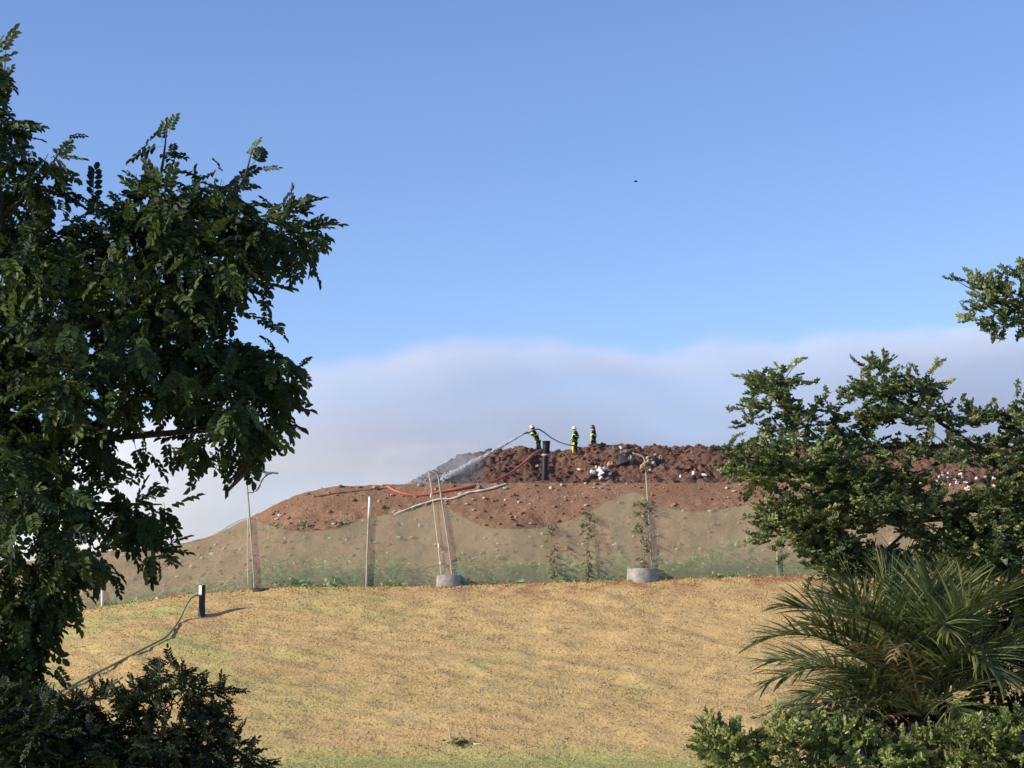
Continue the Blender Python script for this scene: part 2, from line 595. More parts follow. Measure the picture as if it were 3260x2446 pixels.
# the wide ground sheet, to the horizon
big = mesh_np('ground', [(-3000, -1500, -0.06), (3000, -1500, -0.06), (3000, 4500, -0.06), (-3000, 4500, -0.06)], [np.array([(0, 1, 2, 3)])], M['grass_ground'])
tag(big, kind='structure')
grid('grass_slope', seg((-75, -34, 60), (-34, 34, 420), (34, 75, 60)), seg((40, 70, 20), (70, 98.0, 220)), grass_z, M['grass_ground'])
soil_slope = grid('soil_slope', seg((-75, -34, 60), (-34, 34, 480), (34, 75, 60)), seg((96.0, 110.5, 150)), soil_z, M['soil'])
soil_heap = grid('soil_heap', seg((-20, -9, 40), (-9, 14, 330), (14, 34, 200), (34, 75, 60)), seg((107.6, 118.5, 150), (118.5, 150, 20)), heap_z, M['heap'])

# dry grass blades over the slope (nobody could count them)
def grass_field():
    N = 80000
    Y = 69.5 + (95.6 - 69.5) * RNG.random(N)
    X = (RNG.random(N) * 2 - 1) * (0.30 * Y + 1.5)
    keep = RNG.random(N) < np.clip(0.35 + 1.3 * (fbm(X * 0.8, Y * 0.8, 41, 4) + 0.35), 0.1, 1)
    X = X[keep]; Y = Y[keep]; N = len(X)
    Z = grass_z(X, Y)
    clump = fbm(X * 0.55, Y * 0.9, 43, 4)
    h = (0.012 + 0.03 * RNG.random(N)) * (1 + 2.6 * np.clip((Y - 94.2) / 1.0, 0, 1)) * (1 + 1.5 * np.clip(clump + 0.05, 0, 1))
    az = RNG.random(N) * 6.283
    nb = 3
    V = np.zeros((N, nb, 3, 3)); tint = np.zeros((N, nb, 3))
    base_t = np.clip(0.5 + clump * 1.1 + RNG.normal(0, 0.16, N), 0, 1)
    for b in range(nb):
        a = az + b * 2.1 + RNG.normal(0, 0.5, N)
        w = 0.02 + 0.025 * RNG.random(N)
        px = X + RNG.normal(0, 0.05, N); py = Y + RNG.normal(0, 0.05, N)
        lean = h * (0.3 + 0.9 * RNG.random(N))
        dx = np.cos(a); dy = np.sin(a)
        V[:, b, 0] = np.stack([px - dy * w, py + dx * w, Z - 0.01], 1)
        V[:, b, 1] = np.stack([px + dy * w, py - dx * w, Z - 0.02], 1)
        V[:, b, 2] = np.stack([px + dx * lean, py + dy * lean, Z + h * (0.5 + 0.6 * RNG.random(N))], 1)
        tint[:, b, :] = base_t[:, None]
    F = np.arange(N * nb * 3).reshape(-1, 3)
    o = mesh_np('grass', V.reshape(-1, 3), [F], M['grass_blade'], None, False, tint.ravel())
    tag(o, 'short dry golden grass covering the slope below the net', 'grass', kind='stuff')


grass_field()

# ------------------------------------------------------------------ clods and stones
def rock_mesh(name, seed, mat, flat=0.8):
    bm = bmesh.new()
    bmesh.ops.create_icosphere(bm, subdivisions=1, radius=1.0)
    r = random.Random(seed)
    for v in bm.verts:
        v.co *= r.uniform(0.65, 1.25)
        v.co.z *= flat
    me = bpy.data.meshes.new(name)
    bm.to_mesh(me); bm.free()
    me.materials.append(mat)
    return me


clod_me = [rock_mesh('clod', i, M['heap']) for i in range(6)]
stone_me = [rock_mesh('stone', 20 + i, M['clod_pale'], 0.7) for i in range(5)]


def rocks_np(mes, pts, sizes, seed):
    r = np.random.default_rng(seed)
    VV = []; FF = []; k = 0
    data = []
    for me in mes:
        v = np.array([x.co[:] for x in me.vertices]); f = np.array([p.vertices[:] for p in me.polygons])
        data.append((v, f))
    for p, s in zip(pts, sizes):
        v, f = data[r.integers(len(data))]
        a = r.random() * 6.28
        R = np.array([[math.cos(a), -math.sin(a), 0], [math.sin(a), math.cos(a), 0], [0, 0, 1]])
        VV.append((v * s * (0.7 + 0.6 * r.random(3))) @ R.T + np.array(p)); FF.append(f + k); k += len(v)
    return np.concatenate(VV), np.concatenate(FF)


def scatter_rocks():
    r = random.Random(5)
    # clods on the heap: the biggest as objects, the crumbs as one part
    cand = []
    for i in range(3000):
        X = r.uniform(-6.5, 33); Y = r.triangular(108.3, 116.0, 111.5)
        if i % 4 == 0: Y = r.uniform(113.2, 115.2)
        s = 0.04 + 0.17 * (r.random() ** 3.6)
        cand.append((s, X, Y))
    cand.sort(reverse=True)
    n = 0; crumbs = []; cs = []
    for s, X, Y in cand:
        z = float(heap_z(np.array(X), np.array(Y)))
        u, v = uv_of(X, Y, z)
        if n < 260 and -10 < u < 3270:
            o = link('clod', clod_me[n % 6], soil_heap)
            o.location = (X, Y, z + s * 0.15); o.scale = (s * r.uniform(.8, 1.2), s * r.uniform(.8, 1.2), s * r.uniform(.7, 1.0))
            o.rotation_euler = (r.uniform(-.4, .4), r.uniform(-.4, .4), r.uniform(0, 6.28)); n += 1
        else:
            crumbs.append((X, Y, z + s * 0.1)); cs.append(s)
    V, F = rocks_np(clod_me, crumbs, cs, 3)
    tag(mesh_np('loose_crumbs', V, [F], M['heap'], soil_heap), kind='stuff')
    # stones and small lumps on the smooth soil slope
    cand = []
    for i in range(3200):
        X = r.uniform(-26, 30); Y = r.uniform(97.3, 106.1)
        s = 0.03 + 0.14 * (r.random() ** 4)
        cand.append((s, X, Y))
    cand.sort(reverse=True)
    n = 0; P1 = []; S1 = []; P2 = []; S2 = []
    for s, X, Y in cand:
        z = float(soil_z(np.array(X), np.array(Y)))
        if n < 150 and r.random() < 0.3:
            o = link('stone', stone_me[n % 5], soil_slope)
            o.location = (X, Y, z + s * 0.2); o.scale = (s * r.uniform(.8, 1.3), s, s * r.uniform(.6, 1.0)); o.rotation_euler = (0, 0, r.uniform(0, 6.28)); n += 1
        elif r.random() < 0.22:
            P1.append((X, Y, z + s * .2)); S1.append(s * 0.8)
        else:
            P2.append((X, Y, z + s * .2)); S2.append(s * 1.1)
    V, F = rocks_np(stone_me, P1, S1, 4); tag(mesh_np('small_stones', V, [F], M['clod_pale'], soil_slope), kind='stuff')
    V, F = rocks_np(clod_me, P2, S2, 5); tag(mesh_np('loose_crumbs', V, [F], M['soil'], soil_slope), kind='stuff')


scatter_rocks()

# ------------------------------------------------------------------ foliage toolkit
def leaflet(L, W, fold=0.25, tip=0.6):
    """Six-corner leaf along +X, folded on the midrib, two quads."""
    v = np.array([(0, 0, 0), (0.30 * L, W / 2, fold * W), (tip * L + .12 * L, W / 2 * .86, fold * W - .03 * L), (L, 0, -0.10 * L),
                  (tip * L + .12 * L, -W / 2 * .86, fold * W - .03 * L), (0.30 * L, -W / 2, fold * W)])
    return v, np.array([(0, 3, 2, 1), (0, 5, 4, 3)])


def rotm(d, up):
    d = d / (np.linalg.norm(d) + 1e-9)
    y = np.cross(up, d); ny = np.linalg.norm(y)
    if ny < 1e-4:
        y = np.cross(np.array([0.3, 1, 0.2]), d); ny = np.linalg.norm(y)
    y = y / ny
    z = np.cross(d, y)
    return np.stack([d, y, z], 1)


def pinnate(seed, L=0.23, pairs=5, ll=0.072, lw=0.043):
    r = np.random.default_rng(seed)
    VV = []; FF = []; k = 0
    def rach(t): return np.array([L * t, 0.02 * math.sin(3 * t + seed), -0.22 * L * t * t])
    def put(v, f):
        nonlocal k
        VV.append(v); FF.append(f + k); k += len(v)
    n = 6
    pts = np.array([rach(i / n) for i in range(n + 1)])
    w = 0.0022
    st = np.concatenate([pts + (0, w, 0), pts - (0, w, 0)])
    put(st, np.array([(i, i + 1, n + 2 + i, n + 1 + i) for i in range(n)]))
    for p in range(pairs):
        t = 0.28 + 0.62 * p / max(1, pairs - 1)
        for s in (-1, 1):
            v, f = leaflet(ll * r.uniform(.8, 1.15), lw * r.uniform(.85, 1.1))
            d = np.array([0.45 + 0.3 * t, s * 1.0, r.uniform(-.45, .15)])
            R = rotm(d, np.array([r.uniform(-.35, .35), r.uniform(-.35, .35), 1]))
            put(v @ R.T + rach(t) , f)
    v, f = leaflet(ll * 1.1, lw); R = rotm(np.array([1, r.uniform(-.2, .2), -.35]), np.array([0, r.uniform(-.4, .4), 1]))
    put(v @ R.T + rach(1.0), f)
    return np.concatenate(VV), np.concatenate(FF)


def rosette_twig(seed, L=0.22, nros=6, ll=0.052, lw=0.027):
    """A twig with little upright rosettes of round-ended leaves."""
    r = np.random.default_rng(seed)
    VV = []; FF = []; k = 0
    def put(v, f):
        nonlocal k
        VV.append(v); FF.append(f + k); k += len(v)
    w = 0.003
    n = 4
    pts = np.array([(L * i / n, 0.012 * math.sin(i + seed), 0.02 * (i / n) ** 2) for i in range(n + 1)])
    put(np.concatenate([pts + (0, w, 0), pts - (0, w, 0)]), np.array([(i, i + 1, n + 2 + i, n + 1 + i) for i in range(n)]))
    for q in range(nros):
        c = np.array([L * (0.15 + 0.85 * (q + .5) / nros), r.normal(0, .02), r.normal(0.012, .012)])
        m = 5
        for j in range(m):
            a = 2 * math.pi * (j + r.random() * .7) / m
            d = np.array([math.cos(a) + .3, math.sin(a), r.uniform(0.1, 0.9)])
            v, f = leaflet(ll * r.uniform(.75, 1.2), lw * r.uniform(.85, 1.15), 0.18, 0.66)
            R = rotm(d, np.array([-.35, -.3, 0.8]) + r.normal(0, .5, 3))
            put(v @ R.T + c, f)
    return np.concatenate(VV), np.concatenate(FF)


def poly_np(pts): return np.array(pts, float)


def inside(poly, x, y):
    c = np.zeros(x.shape, bool)
    n = len(poly); j = n - 1
    for i in range(n):
        xi, yi = poly[i]; xj, yj = poly[j]
        if yi != yj:
            c ^= ((yi > y) != (yj > y)) & (x < (xj - xi) * (y - yi) / (yj - yi) + xi)
        j = i
    return c


def edge_dist(poly, x, y):
    best = np.full(x.shape, 1e9); bx = np.zeros(x.shape); by = np.zeros(x.shape)
    n = len(poly)
    for i in range(n):
        a = poly[i]; b = poly[(i + 1) % n]
        ab = b - a; L = (ab ** 2).sum() + 1e-9
        t = np.clip(((x - a[0]) * ab[0] + (y - a[1]) * ab[1]) / L, 0, 1)
        qx = a[0] + t * ab[0]; qy = a[1] + t * ab[1]
        d = np.hypot(x - qx, y - qy)
        m = d < best
        best = np.where(m, d, best); bx = np.where(m, qx, bx); by = np.where(m, qy, by)
    return best, bx, by


def crown_points(poly, depth, n, thick, seed, clump_r=0.28, nclump=90, holes=(), fill=0.35, vsq=0.7, grow=0.0, inset=0.0):
    """Leaf positions through the volume of a crown: its outline (pixels, turned into metres at DEPTH) inflated to THICK metres
    in depth, leaves gathered in clumps. Returns world points, outward directions and the distance to the outline in metres."""
    r = np.random.default_rng(seed)
    ppm = FPX / depth
    lo = poly.min(0); hi = poly.max(0)
    def sample(m):
        out = np.zeros((0, 2))
        while len(out) < m:
            q = lo + (hi - lo) * r.random((m * 3, 2))
            out = np.concatenate([out, q[inside(poly, q[:, 0], q[:, 1])]])
        return out[:m]
    cc = sample(nclump)
    cd, _, _ = edge_dist(poly, cc[:, 0], cc[:, 1])
    cth = np.minimum(thick, 0.25 + 1.3 * cd / ppm)
    cY = (r.random(nclump) * 2 - 1) * cth
    pts = np.zeros((0, 3)); cen = np.zeros((0, 3))
    while len(pts) < n:
        m = n
        nf = int(m * fill)
        q = sample(nf); d, _, _ = edge_dist(poly, q[:, 0], q[:, 1])
        yy = (r.random(nf) * 2 - 1) * np.minimum(thick, 0.2 + 1.3 * d / ppm)
        A = np.column_stack([q, yy]); Ac = A + r.normal(0, 1, A.shape) * (60, 60, .3)
        k = r.integers(0, nclump, m - nf)
        off = r.normal(0, 1, (m - nf, 3)); off /= np.linalg.norm(off, axis=1)[:, None]
        off *= (r.random((m - nf, 1)) ** 0.4)
        B = np.column_stack([cc[k, 0] + off[:, 0] * clump_r * ppm, cc[k, 1] + off[:, 1] * clump_r * ppm * vsq, cY[k] + off[:, 2] * clump_r])
        Bc = np.column_stack([cc[k], cY[k]])
        A = np.concatenate([A, B]); Ac = np.concatenate([Ac, Bc])
        ok = inside(poly, A[:, 0], A[:, 1])
        ed, _, _ = edge_dist(poly, A[:, 0], A[:, 1])
        ok &= ed > inset * ppm * r.random(len(A)) ** 0.35
        for (hu, hv, ru, rv) in holes:
            ok &= (((A[:, 0] - hu) / (ru + grow)) ** 2 + ((A[:, 1] - hv) / (rv + grow)) ** 2) > 1.0
        pts = np.concatenate([pts, A[ok]]); cen = np.concatenate([cen, Ac[ok]])
    pts = pts[:n]; cen = cen[:n]
    d, ex, ey = edge_dist(poly, pts[:, 0], pts[:, 1])
    out2 = np.column_stack([ex - pts[:, 0], ey - pts[:, 1]]) / (d[:, None] + 1e-6)
    w = np.exp(-d / (0.14 * ppm))[:, None]
    W = np.array([P(u, v, depth + y) for u, v, y in pts])
    C = np.array([P(u, v, depth + y) for u, v, y in cen])
    D = W - C; D /= (np.linalg.norm(D, axis=1)[:, None] + 1e-6)
    E = np.column_stack([out2[:, 0], np.zeros(n), -out2[:, 1]])
    D = D * (1 - 0.8 * w) + E * w * 1.2
    return W, D, d / ppm, pts


def build_crown(root, variants, W, D, dist, px, mat, name_obj, n_obj, droop, jit, seed, sc=(0.85, 1.2), up_bias=1.0, flat=1.0):
    """Scatter leaf variants: the n_obj nearest to the outline and in view become objects, the rest one mesh."""
    r = np.random.default_rng(seed)
    n = len(W)
    D = D + r.normal(0, jit, D.shape)
    D[:, 2] = D[:, 2] * flat + droop
    view = (px[:, 0] > 5) & (px[:, 0] < 3255) & (px[:, 1] > 5) & (px[:, 1] < 2440)
    score = dist + np.where(view, 0, 100) + r.random(n) * 0.12
    order = np.argsort(score)
    chosen = set(order[:n_obj].tolist())
    vm = []
    for i, (v, f) in enumerate(variants):
        me = bpy.data.meshes.new(name_obj)
        me.from_pydata(v.tolist(), [], f.tolist()); me.materials.append(mat)
        vm.append(me)
    loc0 = np.array(root.location)
    VV = []; FF = []; TT = []; k = 0
    for i in range(n):
        vi = int(r.integers(len(variants)))
        v, f = variants[vi]
        R = rotm(D[i], np.array([0, 0, up_bias]) + r.normal(0, .45, 3))
        s = r.uniform(*sc)
        if i in chosen:
            o = link(name_obj, vm[vi], root)
            o.matrix_local = Matrix.Translation(Vector(W[i] - loc0)) @ Matrix(R.tolist()).to_4x4() @ Matrix.Scale(s, 4)
        else:
            VV.append((v * s) @ R.T + (W[i] - loc0)); FF.append(f + k); k += len(v)
            TT.append(np.full(len(v), r.random() * 0.999))
    cr = mesh_np('crown', np.concatenate(VV), [np.concatenate(FF)], mat, root, False, np.concatenate(TT))
    tag(cr, kind='stuff')
    return cr


def DD(*pts):
    """Points measured on the 2212 px wide view of the photograph, in photograph pixels."""
    return poly_np([(x * 1.47378, y * 1.47378) for x, y in pts])


def branch(root, segs, mat, name='limb', n=7):
    lp = []
    loc = Vector(root.location)
    for pts, r0, r1 in segs:
        c = catmull([Vector(p) - loc for p in pts], 5)
        lp.append((c, [r0 + (r1 - r0) * i / (len(c) - 1) for i in range(len(c))]))
    return multi_tube(name, lp, mat, root, n)


# ------------------------------------------------------------------ left tree
LD = 16.0
def PD(x, y, Y): return P(x * 1.47378, y * 1.47378, Y)

lt = empty('tree', (PD(-90, 1400, LD).x, LD + 0.2, 0.0))
tag(lt, 'large dark leafy tree filling the left edge, one branch reaching right', 'tree')
left_poly = DD((0, 95), (22, 100), (26, 150), (14, 200), (40, 238), (90, 250), (115, 292), (165, 288), (150, 330), (162, 365), (190, 398), (200, 422), (222, 410), (246, 382), (250, 348),
               (312, 312), (335, 290), (350, 252), (378, 258), (380, 295), (424, 330), (405, 372), (432, 348), (470, 348), (505, 332), (538, 308), (556, 335), (590, 366),
               (562, 398), (552, 440), (600, 452), (625, 442), (662, 472), (700, 502), (728, 540), (690, 536), (660, 572), (640, 545), (600, 552), (585, 580),
               (596, 605), (620, 628), (600, 655), (616, 682), (630, 702), (604, 735), (625, 772), (655, 800), (672, 838), (640, 826), (616, 848), (620, 900), (606, 950),
               (575, 950), (548, 980), (528, 1012), (500, 990), (462, 1008), (430, 998), (390, 985), (340, 975), (302, 985), (286, 1015), (292, 1050), (335, 1055), (368, 1085),
               (392, 1140), (362, 1128), (330, 1150), (302, 1158), (282, 1190), (250, 1228), (238, 1262), (190, 1302), (150, 1342), (128, 1382), (106, 1430), (128, 1500), (70, 1560), (40, 1720),
               (-200, 1720), (-250, 900), (-220, 250), (-100, 0), (-20, 60))
lh = [(x * 1.47378, y * 1.47378, rx * 1.47378, ry * 1.47378) for x, y, rx, ry in
      ((340, 895, 22, 14), (300, 905, 14, 10), (395, 905, 16, 18), (470, 940, 18, 14), (495, 690, 14, 10), (530, 640, 18, 14), (545, 705, 16, 14), (265, 925, 12, 22), (190, 840, 10, 8),
       (90, 890, 8, 8), (180, 1150, 16, 12), (290, 1165, 14, 10), (220, 1170, 16, 10), (130, 960, 9, 9), (160, 1010, 12, 10), (405, 390, 8, 22), (200, 650, 7, 7), (60, 1180, 14, 9), (110, 1105, 10, 9),
       (225, 1075, 14, 20), (250, 990, 16, 12), (40, 1010, 8, 8), (545, 395, 14, 10), (465, 860, 9, 8), (30, 1250, 22, 12), (560, 880, 9, 7), (330, 780, 6, 6))]
pin = [pinnate(i) for i in range(8)]
W, D, dd, px = crown_points(left_poly, LD, 4900, 1.4, 1, 0.23, 185, lh, 0.24, 0.75, 26, 0.20)
parts_ = [(W, D, dd, px)]
for k_, (pl_, n_) in enumerate(((DD((400, 880), (520, 850), (612, 850), (608, 945), (578, 955), (548, 985), (528, 1012), (500, 992), (462, 1008), (430, 998), (390, 985)), 80),
                              (DD((560, 448), (625, 446), (662, 474), (700, 504), (726, 538), (690, 534), (660, 568), (640, 545), (600, 552), (560, 560)), 70),
                              (DD((560, 760), (610, 740), (655, 800), (670, 834), (640, 826), (614, 850), (560, 860)), 45),
                              (DD((250, 1060), (335, 1058), (366, 1088), (388, 1136), (362, 1128), (330, 1148), (300, 1156), (250, 1180)), 45),
                              (DD((305, 1180), (340, 1184), (372, 1208), (350, 1212), (318, 1200)), 14))):
    parts_.append(crown_points(pl_, LD, n_, 0.4, 300 + k_, 0.16, 14, (), 0.6, 0.8, 0, 0.05))
W, D, dd, px = [np.concatenate([p_[i_] for p_ in parts_]) for i_ in range(4)]
build_crown(lt, pin, W, D, dd, px, M['leaf_left'], 'leaf', 280, -0.6, 0.5, 2, (0.7, 1.3))
# sprays that stand clear of the outline
def free_sprays(root, items, variants, mat, Y, name='leaf', seed=9):
    r = random.Random(seed)
    loc = Vector(root.location)
    mes = []
    for v, f in variants:
        me = bpy.data.meshes.new(name); me.from_pydata(v.tolist(), [], f.tolist()); me.materials.append(mat); mes.append(me)
    for (x, y, ang, s) in items:
        d = np.array([math.cos(math.radians(ang)), r.uniform(-.3, .3), math.sin(math.radians(ang))])
        R = rotm(d, np.array([r.uniform(-.5, .5), -0.8, 0.8]))
        o = link(name, mes[r.randrange(len(mes))], root)
        o.matrix_local = Matrix.Translation(PD(x, y, Y + r.uniform(-.15, .15)) - loc) @ Matrix(R.tolist()).to_4x4() @ Matrix.Scale(s, 4)


free_sprays(lt, [(12, 235, 95, .9), (6, 190, 80, .9), (350, 310, 80, .8), (365, 290, 65, .7), (535, 345, 70, .8), (560, 370, 20, .7), (140, 300, 15, .7), (640, 500, -15, .9), (672, 505, -30, .8), (630, 560, -60, .8),
                 (620, 470, 75, .7), (610, 780, -25, .9), (640, 795, -45, .7), (590, 900, -75, .8), (560, 960, -110, .8), (530, 985, -120, .9), (540, 960, -125, 1.0), (340, 1100, -30, .8),
                 (362, 1110, -60, .7), (310, 1180, 0, .8), (335, 1185, -15, .7), (352, 1190, -50, .5), (240, 1240, -60, .8), (110, 1440, -40, .8), (420, 985, -100, .7), (300, 990, -90, .7)], pin, M['leaf_left'], LD)
bx0 = lt.location.x
branch(lt, [([(bx0, LD + .2, -0.1), (bx0 + .05, LD + .2, 2.0), tuple(PD(-90, 1100, LD)), tuple(PD(-60, 800, LD)), tuple(PD(0, 500, LD)), tuple(PD(-30, 250, LD))], 0.17, 0.02)], M['bark'], 'trunk', 10)
branch(lt, [([tuple(PD(-60, 800, LD)), tuple(PD(150, 720, LD - .2)), tuple(PD(350, 640, LD + .1)), tuple(PD(520, 560, LD)), tuple(PD(660, 510, LD))], 0.07, 0.006),
            ([tuple(PD(-100, 1000, LD)), tuple(PD(120, 960, LD + .2)), tuple(PD(330, 850, LD)), tuple(PD(500, 790, LD - .1)), tuple(PD(630, 800, LD))], 0.06, 0.006),
            ([tuple(PD(120, 960, LD + .2)), tuple(PD(320, 940, LD)), tuple(PD(480, 930, LD)), tuple(PD(555, 955, LD)), tuple(PD(495, 1058, LD))], 0.035, 0.008),
            ([tuple(PD(-120, 1100, LD)), tuple(PD(80, 1090, LD)), tuple(PD(240, 1090, LD)), tuple(PD(350, 1090, LD))], 0.05, 0.006),
            ([tuple(PD(150, 720, LD - .2)), tuple(PD(260, 560, LD)), tuple(PD(340, 400, LD)), tuple(PD(362, 270, LD))], 0.045, 0.004),
            ([tuple(PD(350, 640, LD + .1)), tuple(PD(450, 500, LD)), tuple(PD(520, 400, LD)), tuple(PD(545, 325, LD))], 0.035, 0.004),
            ([tuple(PD(-30, 500, LD)), tuple(PD(80, 400, LD)), tuple(PD(140, 310, LD))], 0.03, 0.004),
            ([tuple(PD(240, 1090, LD)), tuple(PD(290, 1150, LD)), tuple(PD(350, 1195, LD))], 0.015, 0.003),
            ([tuple(PD(-20, 380, LD)), tuple(PD(5, 250, LD)), tuple(PD(12, 110, LD))], 0.015, 0.003)], M['bark'], 'limb')
# the long hanging pods at the tip of the low limb and the one dead leaf
for (a, b, c) in (((555, 955), (535, 1010), (491, 1062)), ((560, 985), (545, 1005), (515, 1035)), ((536, 960), (530, 1000), (505, 1038))):
    p0 = [PD(*q, LD) - Vector(lt.location) for q in (a, b, c)]
    cc = catmull(p0, 5)
    tube('hanging_pod', cc, [0.012 + 0.012 * math.sin(math.pi * i / (len(cc) - 1)) for i in range(len(cc))], M['bark'], lt, 6)
v, f = leaflet(0.13, 0.05, 0.35)
R = rotm(np.array([0.6, -.2, .75]), np.array([-.4, -1, .5]))
dl = mesh_np('dead_leaf', (v @ R.T) + np.array(PD(118, 915, LD - 1.3) - Vector(lt.location)), [f], M['dead_leaf'], lt)
dl['label'] = 'withered orange leaf'

# ------------------------------------------------------------------ dark bush in the shade, bottom left
BD = 14.6
bush = empty('bush', (PD(330, 1700, BD).x, BD, 0.0))
tag(bush, 'nearly black shaded bush at the bottom left corner under the big tree', 'bush')
bush_poly = DD((60, 1500), (130, 1505), (160, 1515), (200, 1498), (205, 1490), (270, 1512), (282, 1478), (300, 1488), (325, 1482), (335, 1458), (362, 1430), (395, 1440), (410, 1462), (440, 1472),
               (470, 1492), (515, 1478), (520, 1492), (488, 1512), (468, 1530), (478, 1560), (486, 1572), (505, 1592), (530, 1598), (545, 1620), (575, 1650), (600, 1760), (-120, 1780), (-160, 1560), (0, 1480))
bh = [(x * 1.47378, y * 1.47378, rx * 1.47378, ry * 1.47378) for x, y, rx, ry in
      ((238, 1558, 10, 12), (262, 1562, 16, 10), (300, 1548, 9, 14), (352, 1562, 14, 8), (362, 1538, 12, 9), (382, 1556, 10, 8), (405, 1560, 12, 8), (378, 1514, 12, 7), (345, 1512, 12, 5), (245, 1528, 20, 5), (425, 1545, 5, 6))]
bvar = [pinnate(40 + i, 0.15, 7, 0.034, 0.017) for i in range(6)]
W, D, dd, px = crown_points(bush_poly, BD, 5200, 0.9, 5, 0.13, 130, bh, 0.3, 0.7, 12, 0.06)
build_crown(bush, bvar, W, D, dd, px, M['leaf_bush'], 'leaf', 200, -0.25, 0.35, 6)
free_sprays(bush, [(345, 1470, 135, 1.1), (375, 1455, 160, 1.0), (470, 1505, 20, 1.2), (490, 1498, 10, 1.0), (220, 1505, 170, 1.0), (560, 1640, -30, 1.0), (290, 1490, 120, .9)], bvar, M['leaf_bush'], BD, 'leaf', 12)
bl = bush.location
branch(bush, [([(bl.x, BD, -0.1), tuple(PD(300, 1750, BD)), tuple(PD(320, 1600, BD)), tuple(PD(350, 1480, BD))], 0.05, 0.005),
              ([tuple(PD(310, 1700, BD)), tuple(PD(400, 1600, BD)), tuple(PD(470, 1510, BD))], 0.03, 0.004),
              ([tuple(PD(300, 1720, BD)), tuple(PD(200, 1600, BD)), tuple(PD(150, 1520, BD))], 0.03, 0.004),
              ([tuple(PD(310, 1720, BD)), tuple(PD(450, 1660, BD)), tuple(PD(560, 1640, BD))], 0.03, 0.004)], M['bark'], 'stem')

# ------------------------------------------------------------------ right tree
RD = 25.5
rt_ = empty('tree', (PD(2290, 1700, RD).x, RD + .6, 0.0))
tag(rt_, 'sunlit tree with small round leaves in layered tiers at the right edge', 'tree')
rb = [rosette_twig(70 + i) for i in range(8)]
polyA = DD((2052, 600), (2075, 612), (2090, 600), (2100, 622), (2130, 606), (2160, 602), (2200, 590), (2240, 570), (2420, 540), (2500, 640), (2420, 740), (2260, 712), (2200, 716), (2170, 722), (2140, 706), (2110, 702), (2092, 680),
           (2118, 664), (2082, 652), (2104, 640), (2070, 622))
polyB = DD((1560, 968), (1600, 975), (1642, 962), (1606, 932), (1592, 892), (1622, 872), (1604, 832), (1614, 815), (1652, 812), (1662, 796), (1684, 802), (1724, 780), (1712, 812), (1722, 832), (1700, 852), (1712, 872), (1742, 862),
           (1802, 866), (1818, 884), (1832, 852), (1812, 842), (1852, 822), (1850, 802), (1872, 786), (1912, 782), (1930, 802), (1962, 812), (1980, 802), (2024, 790), (2014, 832), (2040, 858), (2090, 880), (2120, 872), (2150, 876), (2190, 884), (2212, 850),
           (2300, 800), (2480, 820), (2560, 1100), (2480, 1400), (2300, 1420), (2212, 1330), (2150, 1320), (2110, 1290), (2050, 1262), (1990, 1225), (1940, 1222), (1900, 1256), (1862, 1276), (1802, 1274), (1762, 1252), (1742, 1212),
           (1702, 1202), (1662, 1192), (1642, 1172), (1632, 1132), (1642, 1092), (1612, 1062), (1592, 1032), (1562, 1012), (1545, 985))
rh = [(x * 1.47378, y * 1.47378, rx * 1.47378, ry * 1.47378) for x, y, rx, ry in
      ((1920, 945, 30, 14), (1952, 930, 32, 16), (1835, 890, 10, 12), (1875, 880, 12, 8), (1770, 905, 8, 6), (2010, 1012, 30, 18), (2050, 1030, 42, 16), (2110, 1036, 50, 13), (2070, 1055, 14, 16),
       (1905, 1166, 36, 20), (1955, 1180, 24, 14), (1985, 1200, 22, 12), (1712, 1185, 26, 11), (2140, 935, 14, 9), (2030, 930, 10, 9), (2180, 905, 9, 8), (1690, 905, 6, 8), (1850, 930, 12, 9), (2070, 900, 8, 8), (1830, 1010, 5, 6), (1640, 995, 16, 7), (1720, 990, 20, 8))]
W1, D1, d1, p1 = crown_points(polyA, RD, 720, 0.7, 21, 0.22, 40, (), 0.3, 0.45, 0, 0.08)
W2, D2, d2, p2 = crown_points(polyB, RD, 5600, 1.3, 22, 0.30, 210, rh, 0.24, 0.26, 16, 0.12)
W = np.concatenate([W1, W2]); D = np.concatenate([D1, D2]); dd = np.concatenate([d1, d2]); px = np.concatenate([p1, p2])
build_crown(rt_, rb, W, D, dd, px, M['leaf_right'], 'leaf_cluster', 290, 0.16, 0.3, 23, (0.9, 1.3), 1.0, 0.5)
rl = rt_.location
branch(rt_, [([(rl.x, RD + .6, -0.1), tuple(PD(2250, 1500, RD + .6)), tuple(PD(2190, 1250, RD + .5)), tuple(PD(2240, 1000, RD + .3)), tuple(PD(2300, 700, RD + .3))], 0.16, 0.05)], M['bark'], 'trunk', 10)
